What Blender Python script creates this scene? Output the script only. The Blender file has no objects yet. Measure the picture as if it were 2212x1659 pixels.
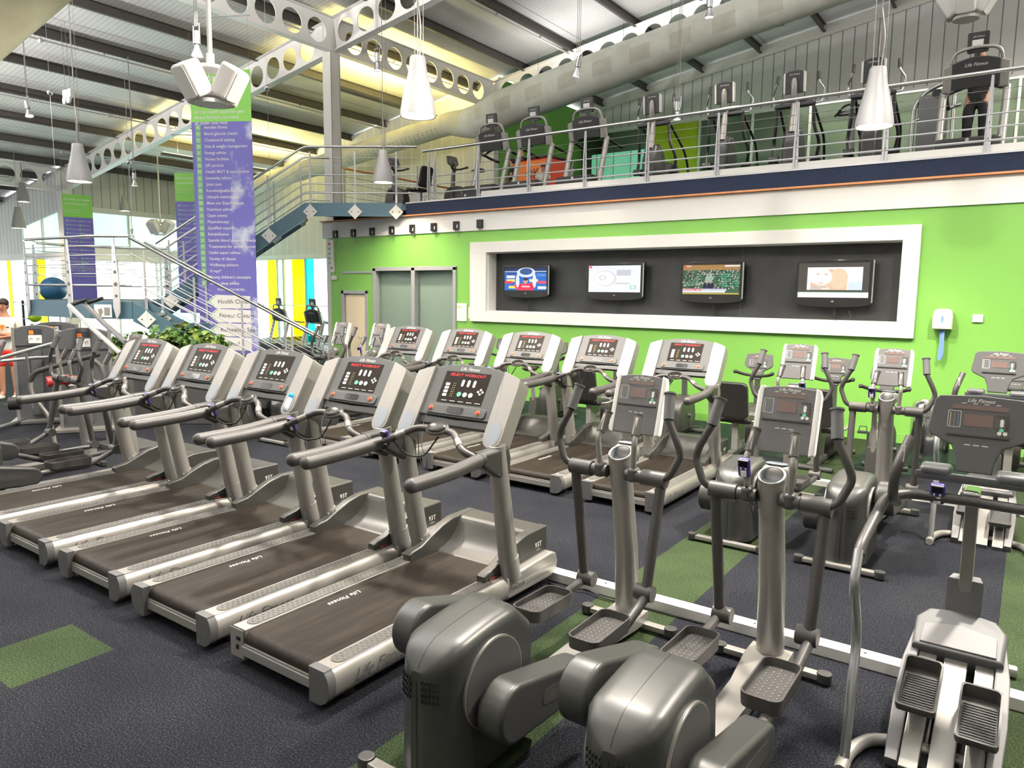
import bpy, bmesh, math, random
from mathutils import Vector, Matrix
random.seed(7)
C = bpy.context.scene.collection
PI = math.pi
V = Vector

# ------------------------------------------------------------------ camera (also used to turn measured directions into world points)
F_PX, YAW, PITCH, ROLL, HC = 1569.66, 35.486, 7.128, 0.6054, 2.0
_y, _p, _r = map(math.radians, (YAW, PITCH, ROLL))
FW = V((-math.sin(_y)*math.cos(_p), math.cos(_y)*math.cos(_p), -math.sin(_p)))
_rt = V((math.cos(_y), math.sin(_y), 0)); _up = _rt.cross(FW)
RT = math.cos(_r)*_rt + math.sin(_r)*_up
UP = -math.sin(_r)*_rt + math.cos(_r)*_up
def ray(u, v): return FW + (u-1106)/F_PX*RT - (v-829.5)/F_PX*UP
def AY(u, v, Y): d = ray(u, v); t = Y/d.y; return V((t*d.x, Y, HC+t*d.z))
def AX(u, v, X): d = ray(u, v); t = X/d.x; return V((X, t*d.y, HC+t*d.z))
def AZ(u, v, Z): d = ray(u, v); t = (Z-HC)/d.z; return V((t*d.x, t*d.y, Z))
def AD(u, v, D): d = ray(u, v); return V((D*d.x, D*d.y, HC+D*d.z))

cam = bpy.data.cameras.new('camera'); camo = bpy.data.objects.new('camera', cam); C.objects.link(camo)
cam.sensor_width = 36; cam.lens = F_PX*36/2212; cam.clip_start = .05; cam.clip_end = 300
m3 = Matrix((RT, UP, -FW)).transposed()
camo.matrix_world = Matrix.Translation((0, 0, HC)) @ m3.to_4x4()
bpy.context.scene.camera = camo

# ------------------------------------------------------------------ materials
MATS = {}
def _new(name):
    m = bpy.data.materials.new(name); m.use_nodes = True; MATS[name] = m
    return m, m.node_tree.nodes, m.node_tree.links, m.node_tree.nodes['Principled BSDF']
def mat(name, col, rough=.5, metal=0., noise=0., nscale=40., bump=0., bscale=300., spec=.5, coat=0., emit=None, es=1., alpha=None, trans=0.):
    m, N, L, b = _new(name)
    b.inputs['Base Color'].default_value = (*col, 1)
    b.inputs['Roughness'].default_value = rough; b.inputs['Metallic'].default_value = metal
    b.inputs['Specular IOR Level'].default_value = spec; b.inputs['Coat Weight'].default_value = coat
    b.inputs['Transmission Weight'].default_value = trans
    if emit: b.inputs['Emission Color'].default_value = (*emit, 1); b.inputs['Emission Strength'].default_value = es
    if alpha is not None: b.inputs['Alpha'].default_value = alpha
    if noise or bump:
        tc = N.new('ShaderNodeTexCoord')
    if noise:
        n = N.new('ShaderNodeTexNoise'); n.inputs['Scale'].default_value = nscale; n.inputs['Detail'].default_value = 3
        L.new(tc.outputs['Object'], n.inputs['Vector'])
        r = N.new('ShaderNodeMix'); r.data_type = 'RGBA'
        r.inputs[6].default_value = (*[c*(1-noise) for c in col], 1); r.inputs[7].default_value = (*[min(1, c*(1+noise)) for c in col], 1)
        L.new(n.outputs['Fac'], r.inputs[0]); L.new(r.outputs[2], b.inputs['Base Color'])
    if bump:
        n2 = N.new('ShaderNodeTexNoise'); n2.inputs['Scale'].default_value = bscale
        L.new(tc.outputs['Object'], n2.inputs['Vector'])
        bp = N.new('ShaderNodeBump'); bp.inputs['Strength'].default_value = bump; bp.inputs['Distance'].default_value = .01
        L.new(n2.outputs['Fac'], bp.inputs['Height']); L.new(bp.outputs['Normal'], b.inputs['Normal'])
    return m
def math_(N, L, op, a, b=None, c=None):
    n = N.new('ShaderNodeMath'); n.operation = op
    for i, x in enumerate((a, b, c)):
        if x is None: continue
        if isinstance(x, (int, float)): n.inputs[i].default_value = x
        else: L.new(x, n.inputs[i])
    return n.outputs[0]
def mixc(N, L, fac, a, b):
    n = N.new('ShaderNodeMix'); n.data_type = 'RGBA'
    if isinstance(fac, (int, float)): n.inputs[0].default_value = fac
    else: L.new(fac, n.inputs[0])
    for i, x in ((6, a), (7, b)):
        if isinstance(x, tuple): n.inputs[i].default_value = (*x[:3], 1)
        else: L.new(x, n.inputs[i])
    return n.outputs[2]
def xyz(N, L):
    tc = N.new('ShaderNodeTexCoord'); s = N.new('ShaderNodeSeparateXYZ'); L.new(tc.outputs['Object'], s.inputs[0])
    return tc, s.outputs[0], s.outputs[1], s.outputs[2]
def between(N, L, x, a, b):
    return math_(N, L, 'MULTIPLY', math_(N, L, 'GREATER_THAN', x, a), math_(N, L, 'LESS_THAN', x, b))
def noise_(N, L, tc, scale, detail=2, rough=.5, sc=None):
    n = N.new('ShaderNodeTexNoise'); n.inputs['Scale'].default_value = scale; n.inputs['Detail'].default_value = detail; n.inputs['Roughness'].default_value = rough
    if sc:
        mp = N.new('ShaderNodeMapping'); mp.inputs['Scale'].default_value = sc; L.new(tc.outputs['Object'], mp.inputs[0]); L.new(mp.outputs[0], n.inputs['Vector'])
    else: L.new(tc.outputs['Object'], n.inputs['Vector'])
    return n.outputs['Fac']
def ramp(N, L, x, stops):
    r = N.new('ShaderNodeValToRGB'); L.new(x, r.inputs[0]); e = r.color_ramp.elements
    while len(e) < len(stops): e.new(.5)
    for el, (p, c) in zip(e, stops): el.position = p; el.color = (*c, 1)
    return r.outputs[0]

mat('silver', (.34, .328, .312), .36, .5, noise=.04, nscale=400)
mat('silver_dark', (.11, .11, .112), .42, .5)
mat('silver_light', (.285, .276, .26), .38, .45)
mat('grey_plastic', (.040, .041, .040), .36, 0, noise=.06, nscale=300, bump=.05, bscale=900)
mat('grey_panel', (.098, .098, .10), .5, spec=.3)
mat('console_grey', (.135, .133, .135), .5, spec=.3)
mat('dark_shroud', (.022, .023, .026), .45)
mat('foot_pad', (.085, .082, .076), .5)
mat('grey_boot', (.15, .15, .155), .5)
mat('grey_light', (.095, .097, .102), .5)
mat('grip', (.052, .049, .048), .42, bump=.06, bscale=700)
mat('hood', (.042, .041, .038), .36, bump=.04, bscale=900)
mat('dark_plastic', (.020, .021, .023), .38)
mat('shroud', (.085, .088, .095), .45)
mat('rubber', (.02, .02, .02), .7)
mat('black', (.008, .008, .009), .35)
mat('gloss_black', (.006, .006, .007), .12, coat=.5)
mat('pod', (.010, .008, .006), .28, spec=.3)
mat('chrome', (.72, .72, .73), .14, 1.)
mat('steel', (.52, .53, .56), .3, .9)
mat('rail_steel', (.55, .56, .6), .38, .6)
mat('white_paint', (.86, .86, .84), .5)
mat('white_band', (.88, .88, .87), .6, noise=.01, nscale=2)
mat('cream_white', (.80, .78, .73), .5, noise=.03, nscale=1.5)
mat('beam_white', (.86, .84, .82), .45, noise=.03, nscale=3)
mat('green_paint', (.20, .47, .085), .5, noise=.04, nscale=1.2)
mat('green_dark', (.10, .30, .03), .6)
mat('lime', (.50, .62, .02), .6)
mat('blue_steel', (.07, .14, .19), .45, noise=.08, nscale=3)
mat('orange_trim', (.72, .30, .12), .5, noise=.15, nscale=10)
mat('purlin', (.085, .075, .07), .6, noise=.35, nscale=14)
mat('conduit', (.55, .53, .52), .5)
mat('cable', (.012, .012, .012), .6)
mat('wire', (.25, .24, .23), .4, .8)
mat('red_plastic', (.75, .06, .03), .35)
mat('red_vinyl', (.36, .025, .02), .4)
mat('black_vinyl', (.02, .018, .018), .4)
mat('amber', (.34, .30, .10), .5)
mat('key_white', (.8, .8, .78), .5)
mat('key_green', (.15, .65, .4), .5)
mat('key_red', (.7, .1, .06), .5)
mat('sensor', (.26, .245, .23), .35, .5)
mat('cup', (.25, .28, .32), .4, .15)
mat('purple', (.05, .035, .20), .4)
mat('logo', (.78, .77, .75), .4)
mat('logo_chrome', (.75, .72, .68), .2, .9)
mat('led', (.5, .01, .02), .5, emit=(1, .015, .03), es=1.1)
mat('display', (.022, .017, .014), .4, spec=.06)
mat('lcd', (.16, .11, .10), .3, noise=.2, nscale=600)
mat('lcd_dark', (.06, .045, .04), .3)
mat('paper', (.85, .85, .83), .6)
mat('ink', (.03, .03, .04), .6)
mat('door_cream', (.85, .74, .52), .5)
mat('alu', (.42, .43, .45), .45, .3)
mat('skin', (.48, .23, .14), .55)
mat('hair', (.025, .014, .01), .6)
mat('white_cloth', (.82, .80, .76), .8)
mat('red_cloth', (.65, .03, .02), .8)
mat('black_cloth', (.012, .012, .014), .8)
mat('leaf', (.05, .13, .02), .5, noise=.5, nscale=9)
mat('leaf_light', (.16, .22, .04), .5, noise=.4, nscale=9)
mat('planter', (.06, .06, .065), .5)
mat('bottle_blue', (.0, .35, .65), .3)
mat('bottle_clear', (.6, .7, .8), .15)
mat('ball_blue', (.03, .12, .25), .35)
mat('ball_green', (.45, .7, .03), .4)
mat('banner_green', (.24, .60, .10), .6)
mat('tile_green', (.22, .52, .20), .6)
mat('poster_red', (.85, .07, .02), .5)
mat('poster_orange', (.95, .25, .03), .5)
mat('paper_blue', (.18, .32, .62), .8)
mat('dispenser', (.75, .72, .62), .4)
mat('lamp_shell', (.33, .33, .345), .45, .1)
mat('speaker_white', (.80, .78, .77), .45)
mat('lamp_glow', (1, .9, .7), .5, emit=(1, .80, .52), es=14)
mat('spot_glow', (1, .9, .8), .5, emit=(1, .82, .68), es=10)
mat('tube_glow', (1, .9, .6), .5, emit=(1, .9, .5), es=6)
mat('green_glow', (.2, .8, .45), .5, emit=(.25, .75, .5), es=.22)
mat('mirror_dark', (.25, .27, .25), .08, .9)

def carpet():
    m, N, L, b = _new('carpet'); tc, x, y, z = xyz(N, L)
    sp = noise_(N, L, tc, 120, 3, .8); bg = noise_(N, L, tc, 1.3, 4)
    navy = ramp(N, L, sp, [(.40, (.0025, .0035, .0075)), (.52, (.009, .0112, .018)), (.62, (.050, .050, .055))])
    grn = ramp(N, L, sp, [(.38, (.010, .026, .008)), (.5, (.024, .038, .018)), (.62, (.066, .092, .042))])
    dg = ramp(N, L, sp, [(.36, (.006, .015, .010)), (.5, (.015, .032, .022)), (.64, (.04, .07, .05))])
    s1 = between(N, L, x, -2.2, -1.66); s2 = between(N, L, x, -.02, .55)
    p = math_(N, L, 'MULTIPLY', between(N, L, x, -4.55, -4.03), between(N, L, y, 1.34, 1.85))
    p2 = math_(N, L, 'MULTIPLY', between(N, L, x, -14.5, -12.), between(N, L, y, 5.0, 5.6))
    back = math_(N, L, 'MULTIPLY', between(N, L, y, 9.2, 11.3), between(N, L, x, -9, 3))
    g = math_(N, L, 'MAXIMUM', math_(N, L, 'MAXIMUM', s1, s2), math_(N, L, 'MAXIMUM', p, p2))
    c = mixc(N, L, back, navy, dg); c = mixc(N, L, g, c, grn)
    dirt = ramp(N, L, bg, [(.35, (.75, .75, .78)), (.65, (1.25, 1.2, 1.1))])
    mm = N.new('ShaderNodeMix'); mm.data_type = 'RGBA'; mm.blend_type = 'MULTIPLY'; mm.inputs[0].default_value = 1
    L.new(c, mm.inputs[6]); L.new(dirt, mm.inputs[7]); L.new(mm.outputs[2], b.inputs['Base Color'])
    b.inputs['Roughness'].default_value = .95; b.inputs['Specular IOR Level'].default_value = .15
    bp = N.new('ShaderNodeBump'); bp.inputs['Strength'].default_value = .5; bp.inputs['Distance'].default_value = .01
    L.new(sp, bp.inputs['Height']); L.new(bp.outputs[0], b.inputs['Normal'])
carpet()
def navy():
    m, N, L, b = _new('navy_fascia'); tc, x, y, z = xyz(N, L)
    sp = noise_(N, L, tc, 140, 2, .7)
    L.new(ramp(N, L, sp, [(.38, (.005, .009, .026)), (.62, (.024, .037, .078))]), b.inputs['Base Color']); b.inputs['Roughness'].default_value = .95
navy()
def stripes(name, base, line, axis, period, width, rough=.5, bump=.4, second=None):
    """sheet metal with ribs: thin darker groove every `period` m along `axis`"""
    m, N, L, b = _new(name); tc, x, y, z = xyz(N, L); a = (x, y, z)[axis]
    f = math_(N, L, 'FRACT', math_(N, L, 'DIVIDE', a, period))
    k = math_(N, L, 'LESS_THAN', f, width)
    c = mixc(N, L, k, base, line)
    if second:
        f2 = math_(N, L, 'FRACT', math_(N, L, 'DIVIDE', (x, y, z)[second[0]], second[1]))
        c = mixc(N, L, math_(N, L, 'LESS_THAN', f2, second[2]), c, second[3])
    n = noise_(N, L, tc, .7, 3)
    c2 = N.new('ShaderNodeMix'); c2.data_type = 'RGBA'; c2.blend_type = 'MULTIPLY'; c2.inputs[0].default_value = 1
    L.new(c, c2.inputs[6]); L.new(ramp(N, L, n, [(.3, (.9, .9, .9)), (.7, (1.05, 1.05, 1.05))]), c2.inputs[7])
    L.new(c2.outputs[2], b.inputs['Base Color']); b.inputs['Roughness'].default_value = rough
stripes('roof_sheet', (.66, .65, .64), (.46, .45, .445), 1, .11, .16, second=(0, 3.4, .006, (.2, .19, .18)))
stripes('clad_x', (.78, .77, .76), (.25, .245, .235), 0, .3, .09)
stripes('clad_y', (.66, .65, .60), (.30, .29, .27), 1, .3, .10)
stripes('clad_white', (.74, .72, .66), (.86, .85, .82), 0, .42, .14)
stripes('blinds', (.40, .41, .385), (.24, .25, .23), 2, .028, .35, rough=.4)
stripes('weight_stack', (.10, .105, .11), (.02, .02, .02), 2, .035, .12)
def belt():
    m, N, L, b = _new('belt'); tc, x, y, z = xyz(N, L)
    n = noise_(N, L, tc, 1, 5, .6, (38, 2.2, 38)); n2 = noise_(N, L, tc, 500, 1)
    c = ramp(N, L, n, [(.32, (.008, .006, .004)), (.5, (.014, .010, .007)), (.7, (.030, .021, .013))])
    L.new(c, b.inputs['Base Color']); b.inputs['Roughness'].default_value = .55; b.inputs['Specular IOR Level'].default_value = .22
    bp = N.new('ShaderNodeBump'); bp.inputs['Strength'].default_value = .25; bp.inputs['Distance'].default_value = .004
    L.new(n2, bp.inputs['Height']); L.new(bp.outputs[0], b.inputs['Normal'])
belt()
def duct():
    m, N, L, b = _new('duct_fabric'); tc, x, y, z = xyz(N, L)
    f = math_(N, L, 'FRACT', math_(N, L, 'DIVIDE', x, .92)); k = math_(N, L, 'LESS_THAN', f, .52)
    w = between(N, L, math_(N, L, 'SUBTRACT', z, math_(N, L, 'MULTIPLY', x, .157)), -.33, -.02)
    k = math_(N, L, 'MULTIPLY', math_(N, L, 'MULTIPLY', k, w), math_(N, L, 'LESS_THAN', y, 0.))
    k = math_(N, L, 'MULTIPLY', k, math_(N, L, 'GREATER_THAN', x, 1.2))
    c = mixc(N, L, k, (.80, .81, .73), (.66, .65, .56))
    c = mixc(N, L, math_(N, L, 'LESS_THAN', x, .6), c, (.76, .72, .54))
    n = noise_(N, L, tc, 3, 4)
    c2 = N.new('ShaderNodeMix'); c2.data_type = 'RGBA'; c2.blend_type = 'MULTIPLY'; c2.inputs[0].default_value = 1
    L.new(c, c2.inputs[6]); L.new(ramp(N, L, n, [(.3, (.88, .88, .86)), (.7, (1.06, 1.06, 1.06))]), c2.inputs[7])
    L.new(c2.outputs[2], b.inputs['Base Color']); b.inputs['Roughness'].default_value = .6
duct()
def banner_sky():
    m, N, L, b = _new('banner_blue'); tc, x, y, z = xyz(N, L)
    n = noise_(N, L, tc, 2.3, 5, .6)
    k = math_(N, L, 'MULTIPLY', ramp(N, L, n, [(.5, (0, 0, 0)), (.66, (1, 1, 1))]), math_(N, L, 'GREATER_THAN', x, .12))
    L.new(mixc(N, L, k, (.15, .135, .47), (.70, .74, .92)), b.inputs['Base Color']); b.inputs['Roughness'].default_value = .6
banner_sky()
def glass(name, col, k, rough=.05, tr=False):
    m, N, L, b = _new(name); b.inputs['Base Color'].default_value = (*[c*.5 for c in col], 1); b.inputs['Roughness'].default_value = rough
    t = N.new('ShaderNodeBsdfTranslucent' if tr else 'ShaderNodeBsdfTransparent'); t.inputs[0].default_value = (*col, 1)
    mx = N.new('ShaderNodeMixShader'); mx.inputs[0].default_value = k; L.new(t.outputs[0], mx.inputs[1]); L.new(b.outputs[0], mx.inputs[2])
    L.new(mx.outputs[0], N['Material Output'].inputs[0]); return m
glass('glass', (.93, 1, .97), .06)
glass('glass_teal', (.45, .95, .85), .1)
glass('glass_frost', (.62, .72, .66), .2, .4, True)
glass('glass_yellow', (.95, .80, .02), .08)
glass('glass_cyan', (.08, .8, .75), .08)
glass('glass_part', (.75, .85, .72), .3, .04)
mat('bright_room', (.8, .95, .9), .8, emit=(.85, 1, .97), es=1.4)

# ------------------------------------------------------------------ mesh builder
_ident = Matrix.Identity(4)
def frame(o, u, v):
    u = V(u).normalized(); v = V(v); n = u.cross(v).normalized(); v = n.cross(u)
    M = Matrix((u, v, n)).transposed().to_4x4(); M.translation = V(o); return M
_texts = {}
def text_geo(s, shear=0., bold=0.):
    k = (s, shear, bold)
    if k not in _texts:
        cu = bpy.data.curves.new('t', 'FONT'); cu.body = s; cu.size = 1; cu.shear = shear; cu.offset = bold; cu.resolution_u = 2
        cu.align_x = 'CENTER'; cu.align_y = 'CENTER'
        ob = bpy.data.objects.new('t', cu); C.objects.link(ob)
        dg = bpy.context.evaluated_depsgraph_get(); me = ob.evaluated_get(dg).to_mesh()
        _texts[k] = ([v.co.copy() for v in me.vertices], [tuple(p.vertices) for p in me.polygons])
        bpy.data.objects.remove(ob); bpy.data.curves.remove(cu)
    return _texts[k]
class M:
    def __init__(s, T=None): s.bv = False; s.v = []; s.f = []; s.fm = []; s.m = 0; s.T = T or _ident
    def add(s, vs, fs):
        o = len(s.v); T = s.T; s.v += [tuple(T @ V(p)) for p in vs]
        s.f += [tuple(i+o for i in f) for f in fs]; s.fm += [s.m]*len(fs); return s
    def addbm(s, bm):
        bm.verts.index_update(); s.add([v.co for v in bm.verts], [[v.index for v in f.verts] for f in bm.faces]); bm.free(); return s
    def box(s, c, d, bev=0., seg=2, R=None):
        s.bv = s.bv or bev > 0; bm = bmesh.new(); bmesh.ops.create_cube(bm, size=1)
        bmesh.ops.scale(bm, vec=d, verts=bm.verts)
        if bev: bmesh.ops.bevel(bm, geom=bm.edges[:], offset=min(bev, .49*min(d)), segments=seg, affect='EDGES', profile=.5)
        if R is not None: bmesh.ops.transform(bm, matrix=R.to_4x4(), verts=bm.verts)
        bmesh.ops.translate(bm, vec=c, verts=bm.verts); return s.addbm(bm)
    def prism(s, poly, z0, z1, bev=0., seg=2):
        s.bv = s.bv or bev > 0; bm = bmesh.new(); vs = [bm.verts.new((p[0], p[1], z0)) for p in poly]
        f = bm.faces.new(vs); r = bmesh.ops.extrude_face_region(bm, geom=[f])
        top = [e for e in r['geom'] if isinstance(e, bmesh.types.BMVert)]
        bmesh.ops.translate(bm, vec=(0, 0, z1-z0), verts=top); bmesh.ops.recalc_face_normals(bm, faces=bm.faces)
        if bev:
            ed = [e for e in bm.edges if abs(e.verts[0].co.z-e.verts[1].co.z) < 1e-6]
            try: bmesh.ops.bevel(bm, geom=ed, offset=bev, segments=seg, affect='EDGES', profile=.5, clamp_overlap=True)
            except Exception: pass
        return s.addbm(bm)
    def tube(s, pts, r, n=10, cap=True, sx=1.):
        pts = [V(p) for p in pts]; k = len(pts); rs = r if isinstance(r, (list, tuple)) else [r]*k
        vs = []; fs = []; up = None
        for i, p in enumerate(pts):
            a = pts[max(i-1, 0)]; b = pts[min(i+1, k-1)]; t = (b-a).normalized()
            if up is None: up = V((0, 0, 1)) if abs(t.z) < .9 else V((0, 1, 0))
            x = up.cross(t)
            if x.length < 1e-5: x = V((1, 0, 0)).cross(t)
            x.normalize(); y = t.cross(x); up = y
            for j in range(n):
                an = 2*PI*j/n; vs.append(p + rs[i]*(math.cos(an)*x*sx+math.sin(an)*y))
        for i in range(k-1):
            for j in range(n):
                q = (j+1) % n; fs.append((i*n+j, i*n+q, (i+1)*n+q, (i+1)*n+j))
        if cap: fs.append(tuple(reversed(range(n)))); fs.append(tuple(range((k-1)*n, k*n)))
        return s.add(vs, fs)
    def cyl(s, a, b, r, n=16): return s.tube([a, b], r, n)
    def sph(s, c, r, n=12, half=False):
        r = r if isinstance(r, (tuple, list)) else (r, r, r); vs = []; fs = []; h = n//2
        for i in range(h+1):
            th = (PI/2 if half else PI)*i/h
            for j in range(n):
                a = 2*PI*j/n; vs.append((c[0]+r[0]*math.sin(th)*math.cos(a), c[1]+r[1]*math.sin(th)*math.sin(a), c[2]+r[2]*math.cos(th)))
        for i in range(h):
            for j in range(n):
                q = (j+1) % n; fs.append((i*n+j, (i+1)*n+j, (i+1)*n+q, i*n+q))
        return s.add(vs, fs)
    def lathe(s, prof, n=24, c=(0, 0, 0)):
        vs = []; fs = []
        for r, z in prof:
            for j in range(n):
                a = 2*PI*j/n; vs.append((c[0]+r*math.cos(a), c[1]+r*math.sin(a), c[2]+z))
        for i in range(len(prof)-1):
            for j in range(n):
                q = (j+1) % n; fs.append((i*n+j, i*n+q, (i+1)*n+q, (i+1)*n+j))
        return s.add(vs, fs)
    def quad(s, a, b, c, d): return s.add([a, b, c, d], [(0, 1, 2, 3)])
    def text(s, st, size, x=0, y=0, z=0, shear=0., bold=0., left=False, sx=1.):
        vs, fs = text_geo(st, shear, bold); dx = -min(v.x for v in vs) if left else 0
        return s.add([((v.x+dx)*size*sx+x, v.y*size+y, z) for v in vs], fs)
    def build(s, name, mats, parent=None, smooth=40, loc=None):
        me = bpy.data.meshes.new(name); me.from_pydata(s.v, [], s.f)
        ms = mats if isinstance(mats, (list, tuple)) else [mats]
        for x in ms: me.materials.append(MATS[x])
        if len(ms) > 1: me.polygons.foreach_set('material_index', s.fm)
        if smooth: me.shade_smooth(); me.set_sharp_from_angle(angle=math.radians(smooth))
        o = bpy.data.objects.new(name, me); C.objects.link(o)
        if s.bv and smooth:
            wn = o.modifiers.new('weighted_normals', 'WEIGHTED_NORMAL'); wn.weight = 100; wn.keep_sharp = True
        if parent: o.parent = parent
        if loc is not None: o.location = loc
        return o
YZ = lambda x=0: frame((x, 0, 0), (0, 1, 0), (0, 0, 1))      # profile plane (y,z), extrude along +x
XZ = lambda y=0: frame((0, y, 0), (1, 0, 0), (0, 0, 1))      # profile plane (x,z), extrude along -y
def rnd(pts, r, n=5):
    """round the corners of a path"""
    pts = [V(p) for p in pts]; out = [pts[0]]
    for i in range(1, len(pts)-1):
        a, b, c = pts[i-1], pts[i], pts[i+1]; d1 = a-b; d2 = c-b
        k = min(r, .49*d1.length, .49*d2.length); p = b+d1.normalized()*k; q = b+d2.normalized()*k
        for j in range(n+1):
            t = j/n; out.append((1-t)**2*p+2*t*(1-t)*b+t*t*q)
    out.append(pts[-1]); return out
def rrect(x0, y0, x1, y1, r, n=4):
    o = []
    for cx, cy, a0 in ((x1-r, y1-r, 0), (x0+r, y1-r, 90), (x0+r, y0+r, 180), (x1-r, y0+r, 270)):
        for j in range(n+1):
            a = math.radians(a0+90*j/n); o.append((cx+r*math.cos(a), cy+r*math.sin(a)))
    return o
def arc(cx, cy, r, a0, a1, n=8, ry=None):
    return [(cx+r*math.cos(math.radians(a0+(a1-a0)*i/n)), cy+(ry or r)*math.sin(math.radians(a0+(a1-a0)*i/n))) for i in range(n+1)]
def tag(o, label=None, cat=None, group=None, kind=None):
    if label: o['label'] = label
    if cat: o['category'] = cat
    if group: o['group'] = group
    if kind: o['kind'] = kind
    return o
def thing(name, label, cat, loc=(0, 0, 0), rz=0., group=None):
    o = bpy.data.objects.new(name, None); C.objects.link(o); o.location = loc; o.rotation_euler = (0, 0, rz)
    o.empty_display_size = .1
    return tag(o, label, cat, group)
def copy_tree(o, parent=None):
    c = o.copy(); C.objects.link(c); c.parent = parent
    for ch in list(o.children): copy_tree(ch, c)
    return c
def dup(o, label, loc, rz=0., group=None):
    c = copy_tree(o); c.location = loc; c.rotation_euler = (0, 0, rz); c['label'] = label
    if group: c['group'] = group
    elif 'group' in c: del c['group']
    return c
def struct(o): o['kind'] = 'structure'; return o
# ================================================================== TREADMILL (front rows)
LOGO = 'Life Fitness'
def treadmill():
    t = thing('treadmill', '', 'treadmill')
    for s in (-1, 1):
        # side rail: D-shaped aluminium section
        m = M(XZ()); o, i = .42*s, .285*s
        prof = [(.285, .205), (.395, .205)] + arc(.375, .125, .048, 70, -60, 6, .08) + [(.36, .045), (.285, .055)]
        prof = [(a*s, b) for a, b in prof]
        if s < 0: prof = prof[::-1]
        m.prism(prof, -.045, -1.98, .004)
        m.T = _ident
        # swelling front end of the rail
        m.T = YZ(.285*s if s > 0 else -.42)
        m.prism([(1.45, .06), (1.45, .207), (1.75, .222), (1.98, .232), (2.03, .21), (2.055, .15), (2.04, .09), (1.98, .055)], 0, .135, .018, 3)
        rail = m.build('side_rail', 'silver', t)
        m = M(); m.prism(rrect(.30, .1, .385, 1.36, .0424, 6), .205, .2085, .001)
        m.v = [(x*s, y, z) for x, y, z in m.v]
        for k in range(1, 38):
            for j in range(3):
                m.sph((s*(.3165+.026*j), .115+.033*k-(.016 if j == 1 else 0), .2078), (.0085, .0085, .005), 8, True)
        m.build('foot_pad', 'foot_pad', rail)
        if s > 0:
            m = M(YZ(.4235)); m.text(LOGO, .085, .36, .125, 0, .35, .004); m.build('lettering', 'logo_chrome', rail)
            m = M(YZ(.4235)); m.text('FlexDeck', .045, 1.55, .13, 0); m.build('lettering', 'ink', rail)
        m = M(XZ())
        prof = [(.283, .209), (.398, .209)] + arc(.377, .125, .050, 70, -60, 6, .084) + [(.362, .03), (.283, .03)]
        prof = [(a*s, b) for a, b in prof]
        m.prism(prof, .0, -.05, .008); m.m = 1
        for zz in (.075, .17): m.T = _ident; m.cyl((.335*s, -.002, zz), (.335*s, .004, zz), .007, 8)
        m.build('end_cap', ['grey_panel', 'silver_dark'], t)
        # leaning upright
        m = M(); m.tube([(.385*s, 1.53, .2), (.385*s, 1.50, .32), (.39*s, 1.38, .95), (.39*s, 1.36, 1.08)], [.064, .063, .058, .055], 22)
        m.T = _ident; m.tube([(.385*s, 1.531, .19), (.385*s, 1.503, .33)], [.0675, .066], 22)
        m.sph((.33*s, 1.47, .30), .01, 8)
        m.build('upright', 'silver', t)
        # side arm with grip and bracket
        m = M(); p = rnd([(.42*s, .58, .995), (.425*s, .9, 1.0), (.41*s, 1.19, 1.025)], .2)
        m.tube(p, .041, 20); m.sph(p[0], .0415, 16); m.m = 1
        m.tube([(.411*s, 1.165, 1.022), (.411*s, 1.172, 1.023)], .043, 20)
        m.m = 2; m.T = YZ(.395*s-.046)
        m.prism([(1.165, 1.064), (1.32, 1.070), (1.43, 1.072), (1.458, 1.0), (1.455, .90), (1.43, .868), (1.36, .872), (1.26, .925), (1.165, .982)], 0, .092, .028, 4)
        m.build('handrail', ['grip', 'rubber', 'hood'], t)
    # belt around its rear roller
    m = M(YZ(-.28))
    pr = [(1.62, .196), (.09, .196)] + arc(.085, .146, .05, 90, 270, 8) + [(1.62, .096)]
    m.prism(pr, 0, .56); b = m.build('running_belt', 'belt', t, 30)
    m = M(frame((-.20, .66, .1975), (0, -1, 0), (1, 0, 0))); m.text(LOGO, .055, 0, 0, 0, .3, .003); m.build('lettering', 'logo', b)
    m = M(); m.box((0, .035, .095), (.60, .02, .05), .003); m.box((0, .9, .10), (.58, 1.6, .05)); m.box((0, .045, .125), (.57, .03, .02), .003)
    m.build('rear_crossbar', 'silver', t)
    # motor hood with side wings and scooped centre
    m = M(YZ(-.285))
    scoop = [(1.575, .19), (1.60, .21), (1.66, .222), (1.72, .25), (1.77, .295), (1.81, .35), (1.825, .375), (1.86, .395), (2.0, .398), (2.01, .39), (2.01, .09), (1.575, .09)]
    m.prism(scoop, 0, .57, .004)
    wing = [(1.30, .19), (1.30, .245), (1.335, .262), (1.42, .275), (1.52, .32), (1.64, .37), (1.76, .398), (2.005, .400), (2.012, .39), (2.012, .12), (1.30, .12)]
    for x0 in (-.352, .282): m.T = YZ(x0); m.prism(wing, 0, .07, .012, 3)
    h = m.build('motor_cover', 'hood', t)
    m = M(YZ(.3535)); m.text('93T', .05, 1.9, .29, 0, 0, .006); m.text('CLASSIC', .012, 1.9, .255, 0); m.build('lettering', 'paper', h)
    m = M(YZ(.3535)); m.prism(rrect(1.34, .20, 1.44, .23, .004), 0, .001); m.m = 1; m.text('WARNING', .017, 1.39, .217, .0012); m.build('warning_sticker', ['black', 'red_plastic'], h)
    # console
    K = frame((0, 1.335, 1.07), (1, 0, 0), (0, .508, .861))
    m = M(K)
    top = lambda a: .535-.085*(abs(a)/.43)**2.2
    pts = [(-.30, .155), (.30, .155)] + [(a, top(a)-.002) for a in [.30-.6*i/16 for i in range(17)]]
    m.prism(pts, -.075, -.004, .006)
    m.T = K; m.prism([(-.30, .10), (.30, .10), (.30, .16), (.0, .145), (-.30, .16)], -.07, -.02, .01)
    con = m.build('console', 'grey_panel', t)
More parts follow.
